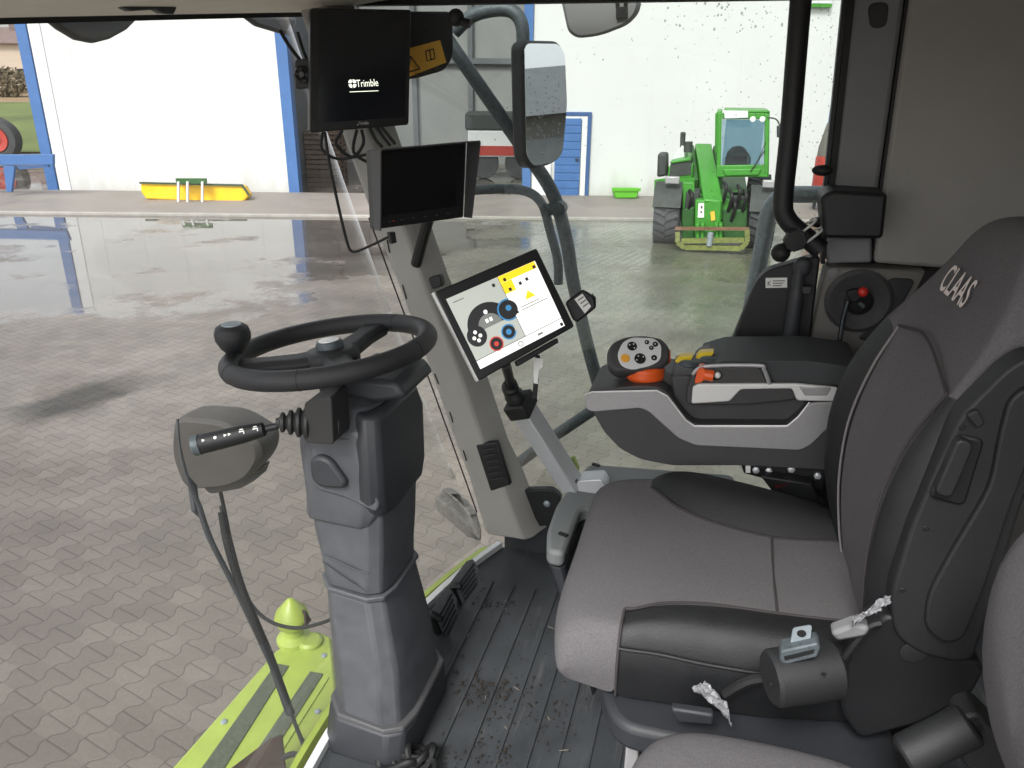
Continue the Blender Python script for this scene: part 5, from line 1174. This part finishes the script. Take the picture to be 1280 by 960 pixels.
def seatpart(sel, name, m_, sub=2):
    b = B(); b.v = [p for r in rows for p in r]
    for i in range(len(rows)-1):
        for j in range(nc-1):
            if sel(i, j): b.f.append([i*nc+j, i*nc+j+1, (i+1)*nc+j+1, (i+1)*nc+j]); b.mi.append(0)
    if name == 'cushion':  b.f += [list(range(nc))]; b.mi += [0]
    used = sorted({k for f in b.f for k in f}); mp_ = {k: i for i, k in enumerate(used)}
    b.v = [b.v[k] for k in used]; b.f = [[mp_[k] for k in f] for f in b.f]
    return build(b, name, m_, ds, sub=sub)
isfar = lambda i, j: i >= start and j < 5
isnear = lambda i, j: i >= start and j >= 9
seatpart(lambda i, j: not isfar(i, j) and not isnear(i, j), 'cushion', 'fabric')
seatpart(isfar, 'bolster', 'vinyl'); seatpart(isnear, 'bolster', 'vinyl')
def seamline(idx, i0, lift=.002): return [rows[i][idx]+V((0, 0, lift)) for i in range(i0, len(rows))]
b = B(); b.tube(seamline(9, start), .003, 6); b.tube(seamline(5, start), .003, 6)
b.tube([rows[start][k]*.5+rows[start][k]*.5+V((.0, -.001, .0015)) for k in range(9, 15)], .0028, 6);
build(b, 'seat_seam', 'seam', ds)
b = B(); b.tube([rows[9][k].lerp(rows[8][k], .0)+V((0, 0, .002)) for k in range(5, 10)], .003, 6); build(b, 'cross_seam', 'seam', ds)
b = B(); b.tube([rows[i][12]+V((0, -.002, .001)) for i in range(start, len(rows)-1)], .0035, 6); build(b, 'bolster_piping', 'vinyl', ds)
# backrest
bk_rows = []
#        z    fc    bol  rF    rFs   rNs   rN   depth
bdata = [(.50, -.365, .0, 1.69, 1.62, 1.33, 1.23, .10),
         (.60, -.355, .045, 1.72, 1.635, 1.31, 1.215, .13),
         (.72, -.345, .07, 1.745, 1.645, 1.30, 1.20, .14),
         (.85, -.345, .075, 1.755, 1.645, 1.295, 1.19, .14),
         (.97, -.365, .065, 1.745, 1.64, 1.285, 1.19, .14),
         (1.06, -.395, .04, 1.72, 1.65, 1.27, 1.20, .14),
         (1.12, -.42, .015, 1.685, 1.645, 1.28, 1.22, .13),
         (1.19, -.445, .0, 1.65, 1.61, 1.30, 1.245, .12),
         (1.245, -.46, .0, 1.62, 1.57, 1.33, 1.275, .11),
         (1.285, -.475, .0, 1.56, 1.52, 1.37, 1.325, .09),
         (1.298, -.51, .0, 1.50, 1.48, 1.41, 1.39, .04)]
for z, fc, bo, rF, rFs, rNs, rN, dp in bdata:
    mid = lambda t: rFs+(rNs-rFs)*t
    fc += .022
    rFs -= .045*(z < 1.11)
    bk_rows.append([V((fc-dp, rF-.03, z)), V((fc-dp*.4, rF, z)), V((fc+bo*.6-.012, rF-.008, z)), V((fc+bo, (rF+rFs)/2, z)), V((fc+bo*.3+.004, rFs, z)),
                    V((fc+.006, mid(.3), z)), V((fc+.008, mid(.5), z)), V((fc+.006, mid(.7), z)),
                    V((fc+bo*.2+.004, rNs-.035, z)), V((fc+bo*.45, (rN+rNs)/2-.012, z)), V((fc+bo*.2-.012, rN+.004, z)), V((fc-dp*.4, rN, z)), V((fc-dp, rN+.03, z))])
nb = len(bk_rows[0])
def backpart(sel, name, m_):
    b = B(); b.v = [p for r in bk_rows for p in r]
    for i in range(len(bk_rows)-1):
        for j in range(nb):
            j2 = (j+1) % nb
            if sel(i, j): b.f.append([i*nb+j, i*nb+j2, (i+1)*nb+j2, (i+1)*nb+j]); b.mi.append(0)
    if name == 'backrest': b.f.append([(len(bk_rows)-1)*nb+k for k in range(nb)]); b.mi.append(0)
    used = sorted({k for f in b.f for k in f}); mp_ = {k: i for i, k in enumerate(used)}
    b.v = [b.v[k] for k in used]; b.f = [[mp_[k] for k in f] for f in b.f]
    return build(b, name, m_, ds, sub=2)
tb = 5
bf = lambda i, j: i < tb and j < 4
bn = lambda i, j: i < tb and 8 <= j < 12
bkr = backpart(lambda i, j: not bf(i, j) and not bn(i, j), 'backrest', 'fabric')
backpart(bf, 'back_bolster', 'vinyl'); backpart(bn, 'back_bolster', 'vinyl')
build(B().tube([bk_rows[i][4]+V((.003, 0, 0)) for i in range(0, tb+1)], .0025, 6), 'back_piping', 'piping', ds)
build(B().tube([bk_rows[i][8]+V((.003, 0, 0)) for i in range(0, tb+1)], .0025, 6), 'back_piping', 'seam', ds)
b = B(); b.tube([bk_rows[tb][k]+V((.004, 0, .03*math.sin((k-4)/4*math.pi))) for k in range(4, 9)], .0028, 6); build(b, 'headrest_seam', 'seam', ds)
# embroidered lettering
nb_ = V((.93, -.1, .33)).normalized()
pa_, pb_ = V((-.404, 1.54, 1.165)), V((-.410, 1.40, 1.165))
text('CLAAS', pa_+V((.0, 0, -.016)), pb_+V((0, 0, -.016)), nb_, .05, 'lettering', 'embroidery', bkr, depth=.014, bold=.012)
# black side shell with handle
SH = lambda pts, d=0: cabs(pts, r=1.165+d)
sl = build(B().prism(rounded(SH([(1300, 440), (1262, 458), (1228, 492), (1200, 520), (1168, 590), (1138, 662), (1113, 745), (1118, 795), (1150, 818), (1190, 828), (1216, 826), (1240, 760), (1275, 640), (1320, 520)]), .03), (0, .05, 0)), 'side_shell', 'shell', ds, bevel=.015, seg=3)
build(B().prism(rounded(SH([(1290, 480), (1262, 500), (1250, 545), (1238, 610), (1190, 690), (1160, 745), (1156, 785), (1180, 805), (1204, 800), (1230, 740), (1262, 640), (1300, 540)], -.012), .03), (0, .03, 0)), 'shell_pad', 'shell', sl, bevel=.012, seg=3)
build(B().prism(rounded(SH([(1196, 543), (1232, 550), (1206, 634), (1160, 622)], -.006), .012), (0, .02, 0)), 'handle_recess', 'plastic_black', sl, bevel=.004)
build(B().prism(rounded(SH([(1198, 548), (1219, 556), (1190, 624), (1168, 618)], -.022), .012), (0, .022, 0)), 'recline_handle', 'shell', sl, bevel=.006, seg=3)
for x, y in ((1157, 661), (1128, 738), (1203, 534)): build(B().lathe(cab(x, y, r=1.164), (0, -1, 0), [(.005, 0), (.004, .001), (.001, .001)], 8), 'shell_screw', 'rubber', sl)
build(B().prism(rounded(SH([(1208, 520), (1222, 512), (1232, 530), (1222, 536)], -.01), .006), (0, .02, 0)), 'shell_clip', 'shell', sl, bevel=.003)
# recliner hinge and base
hg = build(B().prism(rounded(SH([(1062, 812), (1085, 785), (1115, 765), (1150, 812), (1235, 832), (1215, 870), (1150, 905), (1075, 925), (1050, 890)], .01), .02), (0, .06, 0)), 'hinge_cover', 'plastic_black', ds, bevel=.01)
build(B().lathe(cab(1141, 815, r=1.174), (0, -1, 0), [(.02, 0), (.02, .003), (.016, .004), (.001, .004)], 20), 'hinge_cap', 'shell', hg)
build(B().tube(SH([(1052, 828), (1068, 806), (1086, 784), (1102, 778)], -.012), .006, 6), 'hinge_edge', 'shell', hg)
b = B(); b.box((-.46, 1.24, .2), (.09, 1.72, .37)); sb = build(b, 'suspension', 'plastic_black', ds, bevel=.02)
b = B(); b.box((-.45, 1.26, .0), (.06, 1.7, .2)); build(b, 'base', 'rubber', ds, bevel=.02)
b = B(); o_ = rounded([V((.135, 1.2, .33)), V((.15, 1.35, .33)), V((.12, 1.45, .33)), V((-.4, 1.45, .33)), V((-.4, 1.12, .33)), V((.09, 1.12, .33))], .05)
b.prism(o_, (0, 0, .06)); build(b, 'adjust_tray', 'plastic_dark', ds, bevel=.015, seg=3)
build(B().prism(cabs([(838, 886), (892, 894), (892, 908), (846, 904)], r=1.11), (0, .02, 0)), 'tray_lever', 'plastic_dark', ds, bevel=.005)
build(B().box((.05, 1.15, .0), (.075, 1.19, .33)), 'base_post', 'silver', ds, bevel=.004)
# adjuster lever
build(B().prism(rounded(cabs([(1038, 792), (1070, 780), (1088, 786), (1084, 796), (1046, 803)], r=1.14), .008), (0, .03, 0)), 'adjust_lever', 'postpanel', ds, bevel=.006)
build(B().tube(cabs([(906, 868), (940, 850), (985, 850), (1020, 860)], r=1.16), .01, 8), 'seat_cable', 'rubber', ds)
# buckle and hardware at the far rear corner
b = B()
for pts in ([(985, 600), (1020, 620), (1050, 660)], [(1000, 632), (1030, 640), (1058, 700)], [(1040, 610), (1046, 650), (1060, 690)]): b.tube(cabs(pts, r=1.82), .008, 6)
build(b, 'buckle_strap', 'rubber', ds)
build(B().prism(cabs([(967, 606), (988, 602), (990, 607), (969, 612)], r=1.80), (0, .02, 0)), 'buckle_release', 'red', ds, bevel=.002)
build(B().prism(cabs([(950, 595), (1015, 605), (1055, 700), (1030, 700), (985, 640)], r=1.80), (0, .04, 0)), 'buckle_bracket', 'plastic_black', ds, bevel=.004)
# seat belt reel
rc0, rc1 = cab(962, 848, r=1.05), cab(1046, 836, r=1.09)
rl = thing('belt_reel', 'dark grey belt reel drum with a slotted steel tongue between the seats', 'belt reel', rc0+V((0, 0, -.05)))
axr = rc1-rc0; LR = axr.length
build(B().lathe(rc0, axr, [(.006, 0), (.040, .0), (.045, .006), (.046, LR*.5), (.045, LR-.006), (.039, LR), (.004, LR)], 28), 'drum', 'shell', rl)
bq = build(B().prism(cabs([(974, 826), (976, 814), (1022, 804), (1026, 810), (1022, 822), (980, 832)], r=1.04), (0, .03, 0)), 'belt_guide', 'steel_dark', rl, bevel=.003)
build(B().prism(cabs([(980, 821), (1018, 812), (1017, 817), (981, 826)], r=1.039), (0, .003, 0)), 'guide_slot', 'rubber', bq)
b = B(); tp = cabs([(987, 812), (991, 786), (1015, 782), (1012, 806)], r=1.055)
b.prism(rounded(tp, .005), (0, .003, 0)); tg = build(b, 'tongue', 'steel', rl)
build(B().lathe(cab(1002, 792, r=1.0545), (0, -1, 0), [(.007, 0), (.0065, .0006), (.001, .0006)], 14), 'tongue_hole', 'rubber', tg)
for x, y in ((964, 856), (1030, 842)): build(B().lathe(cab(x, y, r=1.03), (0, -1, 0), [(.004, 0), (.003, .002), (.001, .002)], 6), 'screw', 'rubber', rl)
# crumpled film scraps
def scrap(label, pts, r, amp):
    b = B(); P_ = cabs(pts, r=r); n = 7; L_ = P_[:len(P_)//2]; R2 = P_[len(P_)//2:][::-1]; vs = []
    Ls = spline(L_, 5); Rs = spline(R2, 5); m_ = len(Ls)
    for i in range(m_):
        for j in range(n): vs.append(Ls[i].lerp(Rs[i], j/(n-1))+V((random.uniform(-1, 1)*amp*.3, random.uniform(-1, 1)*amp, random.uniform(-1, 1)*amp*.4)))
    b.add(vs, [[i*n+j, i*n+j+1, (i+1)*n+j+1, (i+1)*n+j] for i in range(m_-1) for j in range(n-1)])
    build(b, 'plastic_scrap', 'plastic_wrap', label=label, cat='plastic film', group='torn packing film on the seat', ang=15, solid=.0008)
scrap('torn shreds of clear film hanging under the front of the driver seat', [(865, 860), (880, 872), (896, 884), (915, 910), (912, 892), (908, 880), (893, 862), (880, 851)], 1.1, .005)
scrap('crumpled clear film caught on the recline hinge of the driver seat', [(1066, 785), (1084, 770), (1100, 762), (1114, 752), (1113, 744), (1096, 752), (1082, 765), (1066, 772)], 1.12, .005)
# ---------------------------------------------------------------- passenger seat
pss = thing('passenger_seat', 'grey fabric passenger seat at the lower right corner, nearest the camera', 'seat', (-.15, .8, 0))
b = B(); rs = []
for z, s in ((.38, .9), (.43, 1.0), (.475, .99), (.495, .93), (.503, .8), (.505, .4), (.506, .02)):
    rs.append([V((-.16+(.225*s)*math.copysign(abs(math.cos(t))**.55, math.cos(t)), .81+(.255*s)*math.copysign(abs(math.sin(t))**.55, math.sin(t)), z)) for t in [2*math.pi*k/32 for k in range(32)]])
build(b.rings(rs), 'cushion', 'fabric', pss, sub=1)
b = B(); b.box((-.36, .6, .0), (.0, 1.0, .379)); build(b, 'base', 'plastic_black', pss, bevel=.02)
b = B(); rs = []
for df, s in ((-.16, .9), (-.12, .98), (-.05, 1.0), (-.015, .96), (0, .85), (.006, .5), (.008, .02)):
    ring = []
    for t in [2*math.pi*k/32 for k in range(32)]:
        r_ = .73+.21*s*math.copysign(abs(math.cos(t))**.6, math.cos(t)); z_ = .85+.27*s*math.copysign(abs(math.sin(t))**.6, math.sin(t))
        ring.append(V((-.352+df-1.2*(z_-.93)**2, r_, z_)))
    rs.append(ring)
build(b.rings(rs), 'backrest', 'fabric', pss, sub=1)
# hinge tube between the seats
b0, b1 = cab(1130, 945, r=.98), cab(1215, 905, r=1.0)
ht = build(B().tube([b0, b1], .03, 18, smooth=False), 'hinge_tube', 'shell', pss, bevel=.006)
build(B().prism(rounded(cabs([(1195, 900), (1222, 890), (1250, 918), (1262, 960), (1230, 985), (1200, 950)], r=.99), .015), (0, .05, 0)), 'hinge_bracket', 'shell', pss, bevel=.01)
build(B().prism(cabs([(1218, 901), (1222, 899), (1230, 912), (1226, 915)], r=.988), (0, .004, 0)), 'bracket_slot', 'rubber', pss)
# black box added between the seats to give the floor gap its shade
b = B(); b.box((-.9, 1.06, .004), (-.02, 1.18, .2)); build(b, 'floor_shade_box', 'rubber', cb, bevel=.02)
# ================================================================= LIGHT, SKY, CAMERA
w = bpy.data.worlds.new('World'); C.world = w; w.use_nodes = True; nt = w.node_tree
bg = nt.nodes['Background']; sky = nt.nodes.new('ShaderNodeTexSky'); sky.sky_type = 'NISHITA'; sky.sun_disc = False
SE, SAZ = 48, 205          # sun elevation; azimuth clockwise from +Y
sky.sun_elevation = R_(SE); sky.sun_rotation = R_(SAZ); sky.dust_density = 3; sky.air_density = 1
hs_ = nt.nodes.new('ShaderNodeHueSaturation'); hs_.inputs['Saturation'].default_value = .15
nt.links.new(sky.outputs[0], hs_.inputs['Color']); nt.links.new(hs_.outputs[0], bg.inputs[0]); bg.inputs[1].default_value = .15
sl_ = bpy.data.lights.new('sun', 'SUN'); sl_.energy = 1.5; sl_.angle = R_(14); sl_.color = (1, .975, .94)
so2 = bpy.data.objects.new('sun', sl_); COL.objects.link(so2)
d = V((math.sin(R_(SAZ))*math.cos(R_(SE)), math.cos(R_(SAZ))*math.cos(R_(SE)), math.sin(R_(SE))))
so2.rotation_euler = d.to_track_quat('Z', 'Y').to_euler(); so2.location = d*30+V((0, 0, 10))
cam = bpy.data.cameras.new('camera'); co = bpy.data.objects.new('camera', cam); COL.objects.link(co)
cam.sensor_width = 36; cam.sensor_fit = 'HORIZONTAL'; cam.lens = 36*FPX/1280; cam.clip_end = 2000; cam.clip_start = .02
m3 = Matrix.Rotation(R_(90)-TH, 3, 'X')
rollm = Matrix.Rotation(ROLL, 3, 'Z')
co.matrix_world = Matrix.Translation((0, 0, H)) @ (m3 @ rollm).to_4x4()
C.camera = co
vs_ = C.view_settings; vs_.view_transform = 'Standard'; vs_.look = 'None'; vs_.exposure = 1.05; vs_.gamma = 1; vs_.use_curve_mapping = False
C.render.engine = 'CYCLES'; C.cycles.use_denoising = True; C.cycles.max_bounces = 10; C.cycles.transparent_max_bounces = 16
C.render.resolution_x = 1024; C.render.resolution_y = 768
